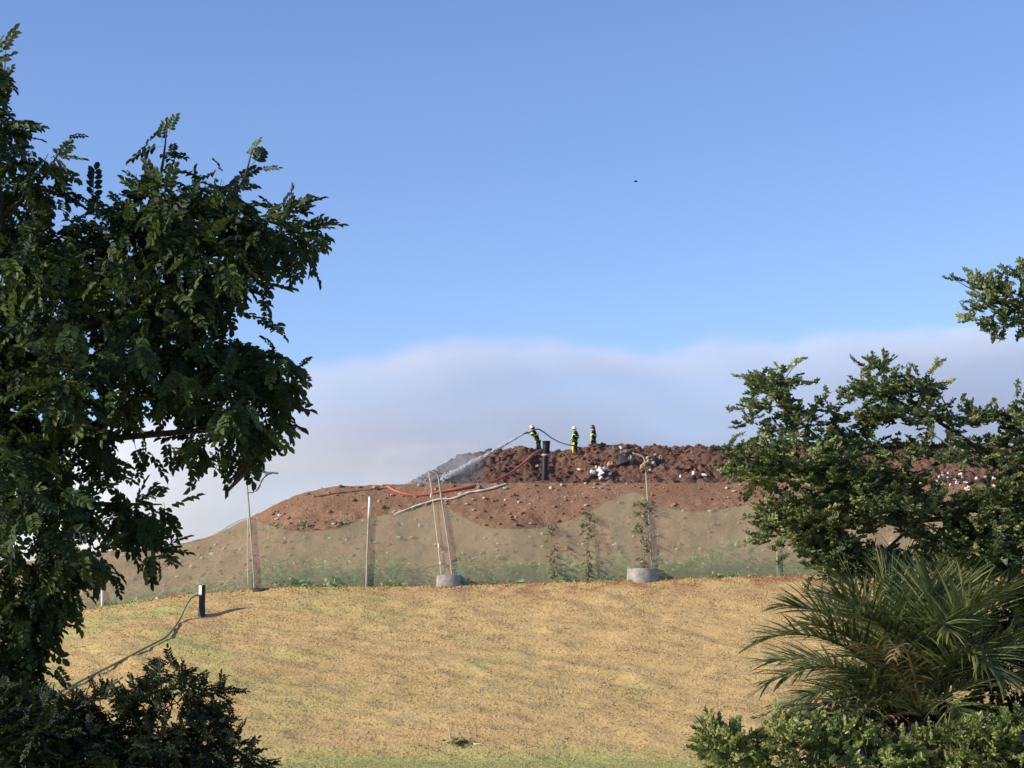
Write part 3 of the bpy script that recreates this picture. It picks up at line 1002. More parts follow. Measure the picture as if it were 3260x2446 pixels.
branch(rt_, [([tuple(PD(2190, 1250, RD + .5)), tuple(PD(2050, 1120, RD)), tuple(PD(1880, 1050, RD)), tuple(PD(1720, 1000, RD)), tuple(PD(1580, 985, RD))], 0.06, 0.006),
             ([tuple(PD(2050, 1120, RD)), tuple(PD(1900, 1130, RD - .3)), tuple(PD(1750, 1120, RD - .3)), tuple(PD(1650, 1130, RD - .3))], 0.04, 0.006),
             ([tuple(PD(1880, 1050, RD)), tuple(PD(1760, 940, RD)), tuple(PD(1680, 860, RD)), tuple(PD(1715, 790, RD))], 0.03, 0.004),
             ([tuple(PD(2230, 1050, RD + .3)), tuple(PD(2100, 960, RD)), tuple(PD(2000, 890, RD)), tuple(PD(1900, 800, RD))], 0.05, 0.005),
             ([tuple(PD(2300, 720, RD)), tuple(PD(2200, 660, RD)), tuple(PD(2130, 640, RD)), tuple(PD(2060, 604, RD))], 0.03, 0.004),
             ([tuple(PD(2060, 930, RD)), tuple(PD(2040, 870, RD)), tuple(PD(2015, 830, RD))], 0.015, 0.003),
             ([tuple(PD(2000, 1110, RD)), tuple(PD(1900, 1200, RD)), tuple(PD(1820, 1260, RD))], 0.03, 0.004)], M['bark'], 'limb')
branch(rt_, [([tuple(PD(2000, 930, RD - 1.0)), tuple(PD(2040, 955, RD - 1.05)), tuple(PD(2085, 985, RD - 1.0))], 0.008, 0.014)], M['twig'], 'twig')

free_sprays(rt_, [(1700, 805, 45, 1.2), (1716, 790, 30, .9), (1735, 833, 10, 1.0), (1618, 822, 165, 1.1), (1606, 890, 175, 1.1), (1615, 940, 190, 1.0), (1575, 975, 180, 1.2), (1600, 1020, 190, 1.1), (1640, 1120, 180, 1.1), (1640, 1165, 200, 1.0),
                  (1862, 800, 130, 1.1), (1905, 800, 75, 1.2), (1912, 790, 95, .8), (1890, 795, 100, 1.0), (2010, 815, 60, 1.2), (2022, 800, 50, .9), (2030, 835, 20, 1.0), (1985, 815, 120, 1.0), (1840, 850, 170, 1.0), (2090, 612, 165, 1.2), (2065, 608, 170, .9), (2100, 608, 110, 1.0), (2110, 655, 180, 1.0), (2100, 690, 200, .9),
                  (2150, 705, 250, 1.0), (2190, 860, 80, 1.1), (1780, 870, 80, 1.0), (1810, 870, 60, 1.0), (1760, 1240, 240, 1.1), (1830, 1265, 260, 1.2), (1705, 1195, 220, 1.0), (1945, 1220, 250, 1.1)], rb, M['leaf_right'], RD, 'leaf_cluster', 44)

# dense dark growth behind the palm
GD = 27.5
gb = empty('bush', (PD(2150, 1700, GD).x, GD, 0.0))
tag(gb, 'dense dark green bush filling the gap behind the palm fronds', 'bush')
polyG = DD((1830, 1480), (1880, 1400), (1930, 1330), (2010, 1290), (2100, 1270), (2250, 1280), (2420, 1300), (2500, 1760), (1760, 1760), (1740, 1640), (1780, 1560))
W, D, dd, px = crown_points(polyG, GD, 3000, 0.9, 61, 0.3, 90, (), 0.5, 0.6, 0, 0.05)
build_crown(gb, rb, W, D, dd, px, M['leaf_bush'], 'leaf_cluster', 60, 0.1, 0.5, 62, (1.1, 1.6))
branch(gb, [([(gb.location.x, GD, -0.1), tuple(PD(2130, 1600, GD)), tuple(PD(2100, 1400, GD))], 0.07, 0.01), ([tuple(PD(2140, 1650, GD)), tuple(PD(1950, 1500, GD)), tuple(PD(1860, 1450, GD))], 0.04, 0.01)], M['bark'], 'stem')

# low branches of a nearer tree, bottom right
ND = 22.4
nt = empty('tree', (PD(2420, 1800, ND).x, ND, 0.0))
tag(nt, 'low leafy branches spreading along the bottom right below the palm', 'tree')
polyC = DD((1490, 1532), (1515, 1545), (1555, 1568), (1590, 1572), (1612, 1600), (1650, 1612), (1640, 1545), (1655, 1518), (1690, 1538), (1730, 1555), (1790, 1560), (1850, 1580), (1900, 1590), (1960, 1580), (2020, 1588), (2080, 1572), (2150, 1565), (2212, 1540), (2360, 1500), (2420, 1760), (1700, 1770),
           (1560, 1680), (1520, 1650), (1500, 1610), (1510, 1570))
rc = [rosette_twig(90 + i, 0.18, 5, 0.05, 0.027) for i in range(8)]
ch = [(x * 1.47378, y * 1.47378, rx * 1.47378, ry * 1.47378) for x, y, rx, ry in ((1690, 1640, 36, 16), (1750, 1655, 46, 16), (1640, 1575, 14, 22))]
W, D, dd, px = crown_points(polyC, ND, 2300, 0.7, 31, 0.2, 90, ch, 0.35, 0.55, 0, 0.06)
build_crown(nt, rc, W, D, dd, px, M['leaf_low'], 'leaf_cluster', 150, 0.35, 0.35, 33, (0.9, 1.25))
branch(nt, [([(nt.location.x, ND, -0.1), tuple(PD(2400, 1720, ND)), tuple(PD(2200, 1640, ND)), tuple(PD(1950, 1630, ND)), tuple(PD(1720, 1610, ND)), tuple(PD(1560, 1600, ND)), tuple(PD(1500, 1545, ND))], 0.10, 0.006),
            ([tuple(PD(1850, 1625, ND)), tuple(PD(1740, 1570, ND)), tuple(PD(1660, 1525, ND))], 0.02, 0.004)], M['bark'], 'limb')

# ------------------------------------------------------------------ palm
PLM = 24.0
palm = empty('palm', (PD(1990, 1540, PLM).x, PLM, 0.0))
tag(palm, 'palm with long arching feather fronds below the tiered tree on the right', 'palm')
heart = PD(1990, 1545, PLM) - Vector(palm.location)
tube('trunk', catmull([(0.1, 0.15, -0.1), (0.06, 0.08, heart.z * 0.5), (heart.x, heart.y, heart.z - 0.1)], 6), [0.2] * 6 + [0.17] * 7, M['bark'], palm, 12)


def frond(tip_px, bow, Yt, dry=False, lfl=0.80, npairs=62, single=False, seed=0, sag=0.42, start=None):
    """A feather frond from the heart (or START) to the tip, bowed upward by BOW metres."""
    r = random.Random(seed)
    loc = Vector(palm.location)
    a = Vector(heart) if start is None else PD(*start[:2], start[2]) - loc
    b = PD(tip_px[0], tip_px[1], Yt) - loc
    mid = (a + b) / 2 + Vector((0, 0, bow * 1.35 + 0.1))
    N = 30
    cv = [(a * (1 - t) ** 2 + mid * 2 * t * (1 - t) + b * t * t) for t in [i / N for i in range(N + 1)]]
    rad = [0.024 * (1 - 0.85 * i / N) for i in range(N + 1)]
    m = M['palm_dry'] if dry else M['palm']
    fr = tube('frond', cv, rad, M['palm_dry'] if dry else M['palm'], palm, 5)
    if dry: fr['label'] = 'withered tan frond'
    VV = []; FF = []; TT = []; k = 0
    for i in range(npairs):
        t = 0.16 + 0.84 * i / (npairs - 1)
        q = t * N; j = min(int(q), N - 1); p = cv[j].lerp(cv[j + 1], q - j)
        tg = (cv[min(j + 1, N)] - cv[max(j - 1, 0)]).normalized()
        side = tg.cross(Vector((0, 0, 1)))
        side = side.normalized() if side.length > 1e-3 else Vector((1, 0, 0))
        upv = side.cross(tg)
        for s in (-1, 1):
            L = lfl * (0.35 + 0.65 * math.sin(math.pi * min(1, 0.12 + 0.83 * t))) * r.uniform(.8, 1.1)
            if dry and r.random() < 0.25: continue
            d = (side * s * (1.0 - 0.45 * t) + tg * (0.55 + 0.7 * t) + upv * r.uniform(.0, .7) + Vector((r.gauss(0, .13), r.gauss(0, .13), r.gauss(0, .13)))).normalized()
            w = r.uniform(0.011, 0.018)
            M_ = 4
            pl = []; dirn = d.copy(); pp = p.copy()
            for e in range(M_ + 1):
                ww = w * (1.0, 1.0, .85, .6, .06)[e]
                n2 = dirn.cross(tg if abs(dirn.dot(tg)) < .95 else Vector((0, 0, 1))).normalized()
                wd = n2.cross(dirn).normalized()
                pl.append(pp + wd * ww); pl.append(pp - wd * ww)
                dirn = (dirn + Vector((r.uniform(-.04, .04), r.uniform(-.04, .04), -sag * 0.25 * (1.6 if dry else 1)))).normalized()
                pp = pp + dirn * (L / M_)
            vv = np.array([x[:] for x in pl]); ff = np.array([(2 * e, 2 * e + 1, 2 * e + 3, 2 * e + 2) for e in range(M_)])
            if single:
                lf = mesh_np('leaflet', vv, [ff], m, fr)
            else:
                VV.append(vv); FF.append(ff + k); k += len(vv); TT.append(np.full(len(vv), r.random()))
    if not single:
        tag(mesh_np('leaflets', np.concatenate(VV), [np.concatenate(FF)], m, fr, False, np.concatenate(TT)), kind='stuff')
    return fr


# (tip x, tip y, bow, tip depth)
frond((1640, 1385), 0.55, 23.4, seed=1, single=True)
frond((1700, 1310), 0.45, 24.2, seed=2, single=True)
frond((1655, 1480), 0.50, 22.8, seed=3, single=True)
frond((1820, 1250), 0.25, 24.8, seed=4, single=True, lfl=.95)
frond((1950, 1215), 0.15, 25.2, seed=5, lfl=.95)
frond((2080, 1225), 0.2, 24.9, seed=6, lfl=.95)
frond((2200, 1260), 0.3, 24.6, seed=7)
frond((2300, 1380), 0.4, 24.3, seed=8)
frond((2290, 1500), 0.4, 23.6, seed=9)
frond((1680, 1590), 0.45, 22.6, seed=10)
frond((1760, 1620), 0.40, 22.2, seed=11)
frond((1720, 1560), 0.75, 24.6, seed=12)
frond((1860, 1330), 0.45, 22.9, seed=13, lfl=.95)
frond((2050, 1360), 0.6, 22.6, seed=14, lfl=1.0)
frond((2160, 1470), 0.7, 22.4, seed=15, lfl=1.0)
frond((1660, 1430), 0.30, 25.4, seed=16)
frond((1740, 1350), 0.35, 22.9, seed=30, lfl=.7)
frond((1810, 1290), 0.3, 23.4, seed=31, lfl=.9)
frond((1900, 1240), 0.2, 24.2, seed=32, lfl=.9)
frond((2010, 1260), 0.25, 23.6, seed=33, lfl=.95)
frond((2120, 1300), 0.35, 23.2, seed=34, lfl=.95)
frond((1690, 1530), 0.35, 23.6, seed=35, lfl=.7)
frond((2240, 1440), 0.5, 23.4, seed=36, lfl=.9)
frond((1770, 1290), 0.2, 26.0, seed=17)
frond((2130, 1640), 0.5, 22.2, seed=18)
frond((1840, 1395), 0.35, 21.9, dry=True, seed=19, lfl=.4, npairs=26)
frond((1930, 1420), 0.55, 21.7, dry=True, seed=22, lfl=.45, npairs=20)
frond((1690, 1670), 0.55, 22.0, dry=True, seed=20, lfl=.5, npairs=30)
frond((1800, 1690), 0.35, 21.9, dry=True, seed=21, lfl=.5, npairs=30)

# ------------------------------------------------------------------ net on leaning posts along the crest
NETY = 95.98
net_u = [-900, -300, 100, 300, 480, 650, 720, 787, 830, 880, 960, 1060, 1120, 1176, 1230, 1300, 1350, 1392, 1420, 1450, 1490, 1540, 1600, 1700, 1790, 1850, 1900, 1950, 2000, 2035, 2060, 2090, 2160, 2250, 2330, 2400, 2474, 2560, 2700, 2850, 3000, 3300, 3900]
net_v = [1800, 1700, 1765, 1762, 1745, 1718, 1682, 1640, 1662, 1682, 1694, 1686, 1668, 1646, 1640, 1628, 1612, 1598, 1612, 1632, 1656, 1676, 1684, 1682, 1666, 1642, 1614, 1586, 1568, 1562, 1584, 1606, 1626, 1629, 1614, 1602, 1596, 1615, 1630, 1600, 1630, 1600, 1600]


def build_net():
    us = np.linspace(-850, 3850, 340)
    vs = np.interp(us, net_u, net_v)
    vs = np.convolve(np.pad(vs, 2, 'edge'), np.ones(5) / 5, 'valid')
    vs = vs + 7 * fbm(us * 0.03, us * 0 + 2.2, 91, 4)
    rows = 16
    V = []
    pin_u = np.array([808, 1170, 1425, 2066, 2475, 325])
    for u, v in zip(us, vs):
        loose = float(np.clip((np.abs(pin_u - u).min() - 25) / 110, 0, 1))
        top = P(u, v, NETY)
        zb = float(grass_z(np.array(top.x), np.array(NETY))) - 0.02
        zb = min(zb, top.z - 0.05)
        for k in range(rows):
            t = k / (rows - 1)
            z = zb + (top.z - zb) * t
            bil = 0.3 * float(fbm(np.array(top.x * 0.35), np.array(z * 0.5), 51, 3)) * math.sin(math.pi * min(1, t * .9 + .05)) + 0.012 * math.sin(top.x * 5 + z * 1.5)
            V.append((top.x, NETY + abs(bil) * loose * 1.4, z))
    F = []
    for i in range(len(us) - 1):
        for k in range(rows - 1):
            a = i * rows + k
            F.append((a, a + rows, a + rows + 1, a + 1))
    o = mesh_np('shade_net', V, [np.array(F)], M['net'], None, True)
    tag(o, 'sagging see-through green net hung along the crest between leaning posts', 'net')
    # selvedge rope along the top
    pts = [P(u, v, NETY) for u, v in zip(us[::2], vs[::2])]
    tube('edge_rope', pts, 0.008, M['hose_green'], o, 4)


build_net()


def post(name, label, path, r, mat, base=None, Y=95.9):
    p0 = P(*path[0], Y)
    g = float(grass_z(np.array(p0.x), np.array(Y)))
    root = empty(name, (p0.x, Y, g))
    tag(root, label, 'post', 'leaning posts that carry the net')
    pts = [P(u, v, Y) - root.location for u, v in path]
    pts[0] = Vector((pts[0].x, 0, -0.1))
    tube('pole', catmull(pts, 6) if len(pts) > 2 else pts, r, mat, root, 10)
    return root


p1 = post('net_post', 'thin leaning post with a torn curling arm at its top, left of the red slope', [(812, 1876), (806, 1800), (799, 1700), (791, 1600), (786, 1540)], 0.045, M['galv'])
arm = [P(u, v, 95.9) - p1.location for u, v in ((790, 1569), (806, 1568), (822, 1555), (832, 1532), (848, 1512), (866, 1506), (886, 1508))]
tube('arm', catmull(arm, 5), [0.03] * 8 + [0.06] * 5 + [0.05] * 6 + [0.075] * 6 + [0.05] * 6, M['rubbish_grey'], p1, 7)
tat = [P(u, v, 95.9) - p1.location for u, v in ((858, 1508), (836, 1500), (830, 1485), (812, 1476))]
tube('torn_strip', catmull(tat, 4), [0.05, .06, .05, .07, .08, .06, .05, .06, .05, .04, .03, .02, .02], M['rubbish_grey'], p1, 6)
bz = P(830, 1892, 95.2) - p1.location
bz.z = 0.02
prof = [(0.10, .25), (0.52, 0.27), (0.62, .20), (0.63, .08), (0.58, 0.0), (0.4, 0)]
b = lathe('tyre_base', prof, M['rubber'], p1, 24, (bz.x, bz.y, bz.z))

p2 = post('net_post', 'slim upright post with a white sleeve on its upper quarter', [(1166, 1866), (1171, 1720), (1174, 1648)], 0.052, M['galv'])
sl = [P(u, v, 95.9) - p2.location for u, v in ((1174, 1650), (1177, 1582))]
tube('sleeve', sl, 0.062, M['white_sleeve'], p2, 10)

p3 = post('net_post', 'bent-topped post leaning left in a concrete weight, below the water jet', [(1441, 1850), (1436, 1800), (1420, 1680), (1403, 1570), (1398, 1535), (1393, 1513), (1381, 1504), (1361, 1501)], 0.043, M['galv'])
p4 = post('net_post', 'bent-topped post in the wide concrete weight, in front of the grey rubbish', [(2078, 1838), (2074, 1780), (2066, 1650), (2056, 1500), (2053, 1468), (2043, 1452), (2014, 1443)], 0.043, M['galv'])
p5 = post('net_post', 'short pale stake half hidden by the tiered tree', [(2475, 1840), (2474, 1742)], 0.032, M['galv'])
p6 = post('net_post', 'short pale stake at the crest beside the big left tree', [(325, 1945), (325, 1880)], 0.05, M['white_sleeve'])


def concrete_weight(parent, u0, u1, vt, vb, Y):
    c = P((u0 + u1) / 2, vb, Y); rad = (u1 - u0) / 2 / FPX * Y; h = (vb - vt) / FPX * Y
    l = c - parent.location
    z0 = -0.25
    top = l.z + h
    prof = [(rad * 1.03, z0), (rad * 1.0, l.z), (rad * 0.93, top - 0.04), (rad * 0.88, top), (rad * 0.6, top + 0.012), (0.03, top + 0.015)]
    return lathe('concrete_weight', prof, M['concrete'], parent, 28, (l.x, l.y, 0))


concrete_weight(p3, 1387, 1473, 1832, 1868, 95.5)
concrete_weight(p4, 1994, 2100, 1811, 1852, 95.4)
# cord hanging from the bent arm, clips, cloth
s3 = [P(u, v, 95.9) - p3.location for u, v in ((1364, 1503), (1375, 1570), (1385, 1660), (1398, 1770), (1405, 1840))]
tube('cord', catmull(s3, 5), 0.018, M['hose_white'], p3, 5)
for (u, v) in ((1372, 1578), (1397, 1738), (1402, 1795)):
    c = P(u, v, 95.85) - p3.location
    tube('knot', [c + Vector((0, 0, .12)), c, c - Vector((0, 0, .12))], [0.02, .05, .02], M['hose_white'], p3, 6)
s1 = [P(u, v, 95.9) - p1.location for u, v in ((789, 1640), (787, 1760), (790, 1876))]
tube('cord', catmull(s1, 4), 0.014, M['hose_white'], p1, 5)
tw = [P(u, v, 95.8) - p4.location for u, v in ((2056, 1480), (2048, 1486), (2040, 1493), (2046, 1480), (2062, 1470), (2066, 1462))]
tube('tied_rag', catmull(tw, 4), [0.05 + 0.05 * (i % 3) / 2 for i in range(21)], M['rubbish_tan'], p4, 6)
cl = empty('net_scrap', P(1472, 1868, 95.3)); cl.location.z = float(grass_z(np.array(cl.location.x), np.array(95.3)))
tag(cl, 'bunched teal net scrap hanging beside the smaller concrete weight', 'net scrap')
for k in range(6):
    a = [P(1462 + k * 4 - 8 * t, 1868 - (75 - 6 * k) * t, 95.25) - cl.location for t in (0, .35, .7, 1)]
    tube('fold', catmull(a, 4), [0.035 * (1 - .06 * i) for i in range(13)], M['teal'], cl, 5)

# ------------------------------------------------------------------ weeds behind the net, vines on it
wl_ = [pinnate(120 + i, 0.30, 5, 0.10, 0.06) for i in range(5)]


def plant(name, label, cat, base, height, spread, n, mat=M['weed'], group=None, seed=0, vine=False, Y=None):
    r = np.random.default_rng(seed)
    root = empty(name, base)
    tag(root, label, cat, group)
    VV = []; FF = []; TT = []; k = 0
    stems = []
    for s in range(3 if vine else 5):
        a = r.random() * 6.28
        top = Vector((math.cos(a) * spread * (.3 if vine else .8), math.sin(a) * spread * .3, height * r.uniform(.7, 1)))
        stems.append(([Vector((0, 0, -0.1)), top * 0.5 + Vector((r.normal(0, .06), 0, .05)), top], [0.012, .009, .004]))
    multi_tube('stem', stems, M['twig'], root, 4)
    for i in range(n):
        t = r.random() ** 0.8
        if vine:
            t = 1.0 - 0.95 * r.random() ** 1.7
        p = np.array([r.normal(0, spread * .45 * ((0.25 + .85 * t) if vine else (0.5 + .5 * math.sin(t * 9 + seed)))), r.normal(0, spread * (.07 if vine else .25)), t * height])
        v, f = wl_[r.integers(5)]
        R = rotm(np.array([r.normal(), r.normal(), r.normal(0, .5)]), np.array([0, 0, 1.0]) + r.normal(0, .4, 3))
        VV.append(v * r.uniform(.5, .95) @ R.T + p); FF.append(f + k); k += len(v); TT.append(np.full(len(v), r.random()))
    tag(mesh_np('foliage', np.concatenate(VV), [np.concatenate(FF)], mat, root, False, np.concatenate(TT)), kind='stuff')
    return root


def base_at(u, Y):
    X = P(u, 1860, Y).x
    return Vector((X, Y, ground_z(X, Y)))


for i, (u, top, sp, n, lab) in enumerate((
        (1762, 1668, 0.36, 45, 'narrow leafy vine on the net, leftmost of the three vines'),
        (1872, 1630, 0.42, 85, 'tall dark vine climbing the net, middle one of the three'),
        (2050, 1598, 0.5, 110, 'broad straggling vine behind the bent post with the wide concrete weight'))):
    bb = base_at(u, 95.8)
    h = P(u, top, 95.8).z - bb.z
    plant('climbing_plant', lab, 'vine', bb, h, sp, n, M['vine'], seed=200 + i, vine=True, group='vines on the net')


def undergrowth():
    r = np.random.default_rng(77)
    VV = []; FF = []; TT = []; k = 0
    ends = [(830, 1290, 1.0, 1250), (1290, 1480, .35, 150), (1480, 2000, .7, 1000), (2080, 2400, .85, 800), (2400, 3260, .8, 900), (330, 800, .4, 420), (0, 330, .4, 150)]
    for u0, u1, h, n in ends:
        for i in range(n):
            u = r.uniform(u0, u1)
            dens = 0.5 + 1.0 * float(vnoise(u * 0.012, 3.3, 60))
            front = r.random() < 0.16 and dens > 0.9
            Y = r.uniform(95.5, 95.85) if front else r.uniform(96.9, 98.6)
            b = base_at(u, Y)
            p = np.array([b.x, b.y, b.z + r.random() ** 1.3 * h * dens * (0.45 if front else 1.1)])
            v, f = wl_[r.integers(5)]
            R = rotm(np.array([r.normal(), r.normal(), r.normal(0.4, .5)]), np.array([0, 0, 1.0]) + r.normal(0, .4, 3))
            VV.append(v * r.uniform(.5, 1.1) @ R.T + p); FF.append(f + k); k += len(v); TT.append(np.full(len(v), r.random()))
    # thinner weeds along the top of the left part of the net and up the right hand edge
    for (ua, va, ub, vb, n) in ((850, 1690, 1190, 1668, 70), (2200, 1800, 2350, 1735, 80), (690, 1715, 800, 1690, 25), (1230, 1640, 1330, 1625, 12)):
        for i in range(n):
            t = r.random()
            hp = hit(ua + (ub - ua) * t + r.normal(0, 6), va + (vb - va) * t + r.normal(0, 6), 97.2, 107)
            v, f = wl_[r.integers(5)]
            R = rotm(np.array([r.normal(), r.normal(), r.normal(0.4, .5)]), np.array([0, 0, 1.0]) + r.normal(0, .4, 3))
            VV.append(v * r.uniform(.5, .9) @ R.T + np.array(hp) + (0, 0, r.random() * .25)); FF.append(f + k); k += len(v); TT.append(np.full(len(v), r.random()))
    o = mesh_np('undergrowth', np.concatenate(VV), [np.concatenate(FF)], M['weed'], None, False, np.concatenate(TT))
    tag(o, 'low green weeds growing behind the net along the crest', 'weeds', kind='stuff')


undergrowth()
for i, (u, h, sp, n, lab) in enumerate(((1135, 1.05, 0.75, 130, 'tall green shrub behind the net around the white-sleeved post'),
                                        (960, 0.75, 0.7, 90, 'low green shrub between the torn-armed post and the white-sleeved post'),
                                        (1800, 0.85, 0.8, 110, 'rounded green shrub behind the net midway between the concrete weights'),
                                        (2150, 0.95, 0.8, 110, 'green shrub just right of the wide concrete weight'))):
    plant('shrub', lab, 'shrub', base_at(u, 97.4), h, sp, n, group='shrubs behind the net', seed=300 + i)
tf = base_at(1450, 95.0)
for (u, v, lab) in ((1460, 2372, 'dark weed tuft with pale straw at the foot of the grass slope'),):
    hp = hit(u, v, 70, 96)
    w_ = plant('weed_tuft', lab, 'weed', hp, 0.4, 0.5, 30, M['vine'], seed=400)
    multi_tube('straw', [([Vector((-.3, -.1, 0)), Vector((-.42, -.1, .7))], [0.02, .008]), ([Vector((-.05, -.1, 0)), Vector((-.12, -.1, .75))], [0.018, .006]), ([Vector((.6, -.1, .02)), Vector((.95, -.3, .05))], [0.02, .01]),
                         ([Vector((.3, -.1, .02)), Vector((.75, -.2, -.1))], [0.02, .01])], M['hose_white'], w_, 5)

# ------------------------------------------------------------------ hoses and pipes
def ground_path(uv, lift, **kw):
    return [hit(u, v, lift=lift, **kw) for u, v in uv]


# red hose: across the slope, then up the heap
red = ground_path([(1232, 1552), (1262, 1570), (1310, 1581), (1360, 1580), (1420, 1568), (1500, 1553)], 0.07, y0=97.5, y1=108)
last = red[-1]
red += [P(1560, 1537, 107.2), P(1620, 1509, 109.0), P(1668, 1474, 110.8), P(1702, 1444, 112.3), P(1722, 1434, 113.2)]
ro = tube('fire_hose', catmull(red, 8), 0.075, M['hose_red'], None, 8)
tag(ro, 'faded red hose running up the soil heap to the bent firefighter', 'hose')
wh = ground_path([(1256, 1643), (1300, 1626), (1345, 1609), (1398, 1596), (1440, 1592), (1475, 1579), (1500, 1571), (1530, 1567), (1570, 1559), (1612, 1544)], 0.07, y0=97.5, y1=107)
wo = tube('canvas_hose', catmull(wh, 8), [0.058 + 0.012 * math.sin(i * .6) for i in range(73)], M['hose_white'], None, 8)
tag(wo, 'pale flattened canvas hose lying slantwise on the red soil slope', 'hose')
# dark streak of old hose on the top left of the slope
dk = ground_path([(1010, 1583), (1060, 1576), (1120, 1568), (1180, 1562), (1232, 1556)], 0.03, y0=97.5, y1=107)
do = tube('burst_hose', catmull(dk, 6), [0.028 + 0.01 * math.sin(i) for i in range(25)], M['hose_dark'], None, 6)
tag(do, 'dark limp hose length on the upper left soil slope', 'hose')

# vent pipe on the heap
vb = P(1733, 1520, 109.4)
vp = empty('vent_pipe', (vb.x, vb.y, ground_z(vb.x, vb.y)))
tag(vp, 'thick black vent pipe with wider collar standing on the soil heap', 'pipe')
z1 = P(1733, 1441, 109.4).z - vp.location.z; z2 = P(1736, 1405, 109.4).z - vp.location.z
lathe('pipe', [(0.19, -0.3), (0.19, z1)], M['black_pipe'], vp, 20, (0, 0, 0), True, (0.035, 0))
lathe('collar', [(0.185, z1 - .05), (0.21, z1 + .0), (0.215, z2 - .3), (0.22, z2 - .06), (0.245, z2 - .04), (0.245, z2), (0.19, z2), (0.18, z2 - .5)], M['black_pipe'], vp, 20, (0.01, 0, 0), True, (0.045, 0))
lathe('clamp', [(0.2, z1 - .22), (0.225, z1 - .2), (0.225, z1 - .12), (0.2, z1 - .1)], M['galv'], vp, 20, (0, 0, 0), True, (0.035, 0))
md = rock_mesh('soil_mound', 99, M['heap'], 0.5)
bm = bmesh.new(); bmesh.ops.create_icosphere(bm, subdivisions=3, radius=1.0)
rr = random.Random(3)
for v_ in bm.verts:
    v_.co *= rr.uniform(.9, 1.1); v_.co.z *= .55
bm.to_mesh(md); bm.free(); md.materials.clear(); md.materials.append(M['clod'])
mo = link('soil_mound', md); mo.location = (vp.location.x + .1, vp.location.y - .2, vp.location.z + .02); mo.scale = (1.15, .8, .62)
tag(mo, kind='structure')

# vent pipe on the grass with its hose
gp0 = hit(642, 1962, 75, 96)
gp = empty('vent_pipe', gp0)
tag(gp, 'black upright vent pipe with a white wrap, on the grass with a hose attached', 'pipe')
zt = P(642, 1863, gp0.y).z - gp0.z
lathe('pipe', [(0.155, -0.2), (0.155, zt - .02), (0.15, zt), (0.12, zt), (0.115, zt - .3)], M['black_pipe'], gp, 20)
lathe('foot_sleeve', [(0.16, -0.2), (0.172, -.1), (0.172, .42), (0.162, .44)], M['rubber'], gp, 20)
# a white wrap round the side that faces the sun
V = []; F = []
for i in range(9):
    a = math.radians(150 + i * 15)
    for z in (zt - .47, zt - .02):
        V.append((math.cos(a) * 0.163, math.sin(a) * 0.163, z))
for i in range(8): F.append((2 * i, 2 * i + 2, 2 * i + 3, 2 * i + 1))
mesh_np('white_wrap', V, [np.array(F)], M['white_collar'], gp, True)
lathe('bolt', [(0.0, .62), (.03, .60), (.03, .55), (0, .53)], M['white_collar'], gp, 8, (-0.15, -.09, 0))
hz = [P(640, 1896, gp0.y - .1), P(622, 1896, gp0.y - .2), P(604, 1909, gp0.y - .3), P(588, 1938, gp0.y - .5), P(570, 1975, gp0.y - .8)]
hz += ground_path([(548, 2014), (525, 2038), (490, 2056), (440, 2082), (360, 2125), (280, 2165), (215, 2200), (150, 2232)], 0.10, y0=74, y1=96)
ho = tube('drain_hose', catmull(hz, 8), 0.052, M['hose_green'], None, 10)
tag(ho, 'grey-green hose arching from the grass vent pipe down the slope', 'hose')

# ------------------------------------------------------------------ rubbish
def crumple(name, label, cat, u, v, w, h, mat, seed, group=None, y0=97.0, lift=0.0, parts=5):
    """A crumpled sheet or bag: folded, dented closed lump of sheet."""
    r = random.Random(seed)
    c = hit(u, v, y0)
    k = c.y / FPX
    bm = bmesh.new()
    bmesh.ops.create_icosphere(bm, subdivisions=2, radius=1.0)
    ax = [Vector((r.uniform(-1, 1), r.uniform(-1, 1), r.uniform(-1, 1))).normalized() for _ in range(parts)]
    for q in bm.verts:
        s = 1.0
        for a in ax:
            s -= 0.45 * max(0, q.co.dot(a) - 0.35)
        s *= r.uniform(.55, 1.35)
        q.co *= s
        q.co.x *= w * k / 2; q.co.z *= h * k / 2; q.co.y *= min(w, h) * k / 2 * .8
    me = bpy.data.meshes.new(name)
    bm.to_mesh(me); bm.free(); me.materials.append(mat)
    o = link(name, me); o.location = c + Vector((0, -0.16, 0.03 + lift)); o.rotation_euler = (0, r.uniform(-.4, .4), r.uniform(-.3, .3))
    tag(o, label, cat, group)
    return o


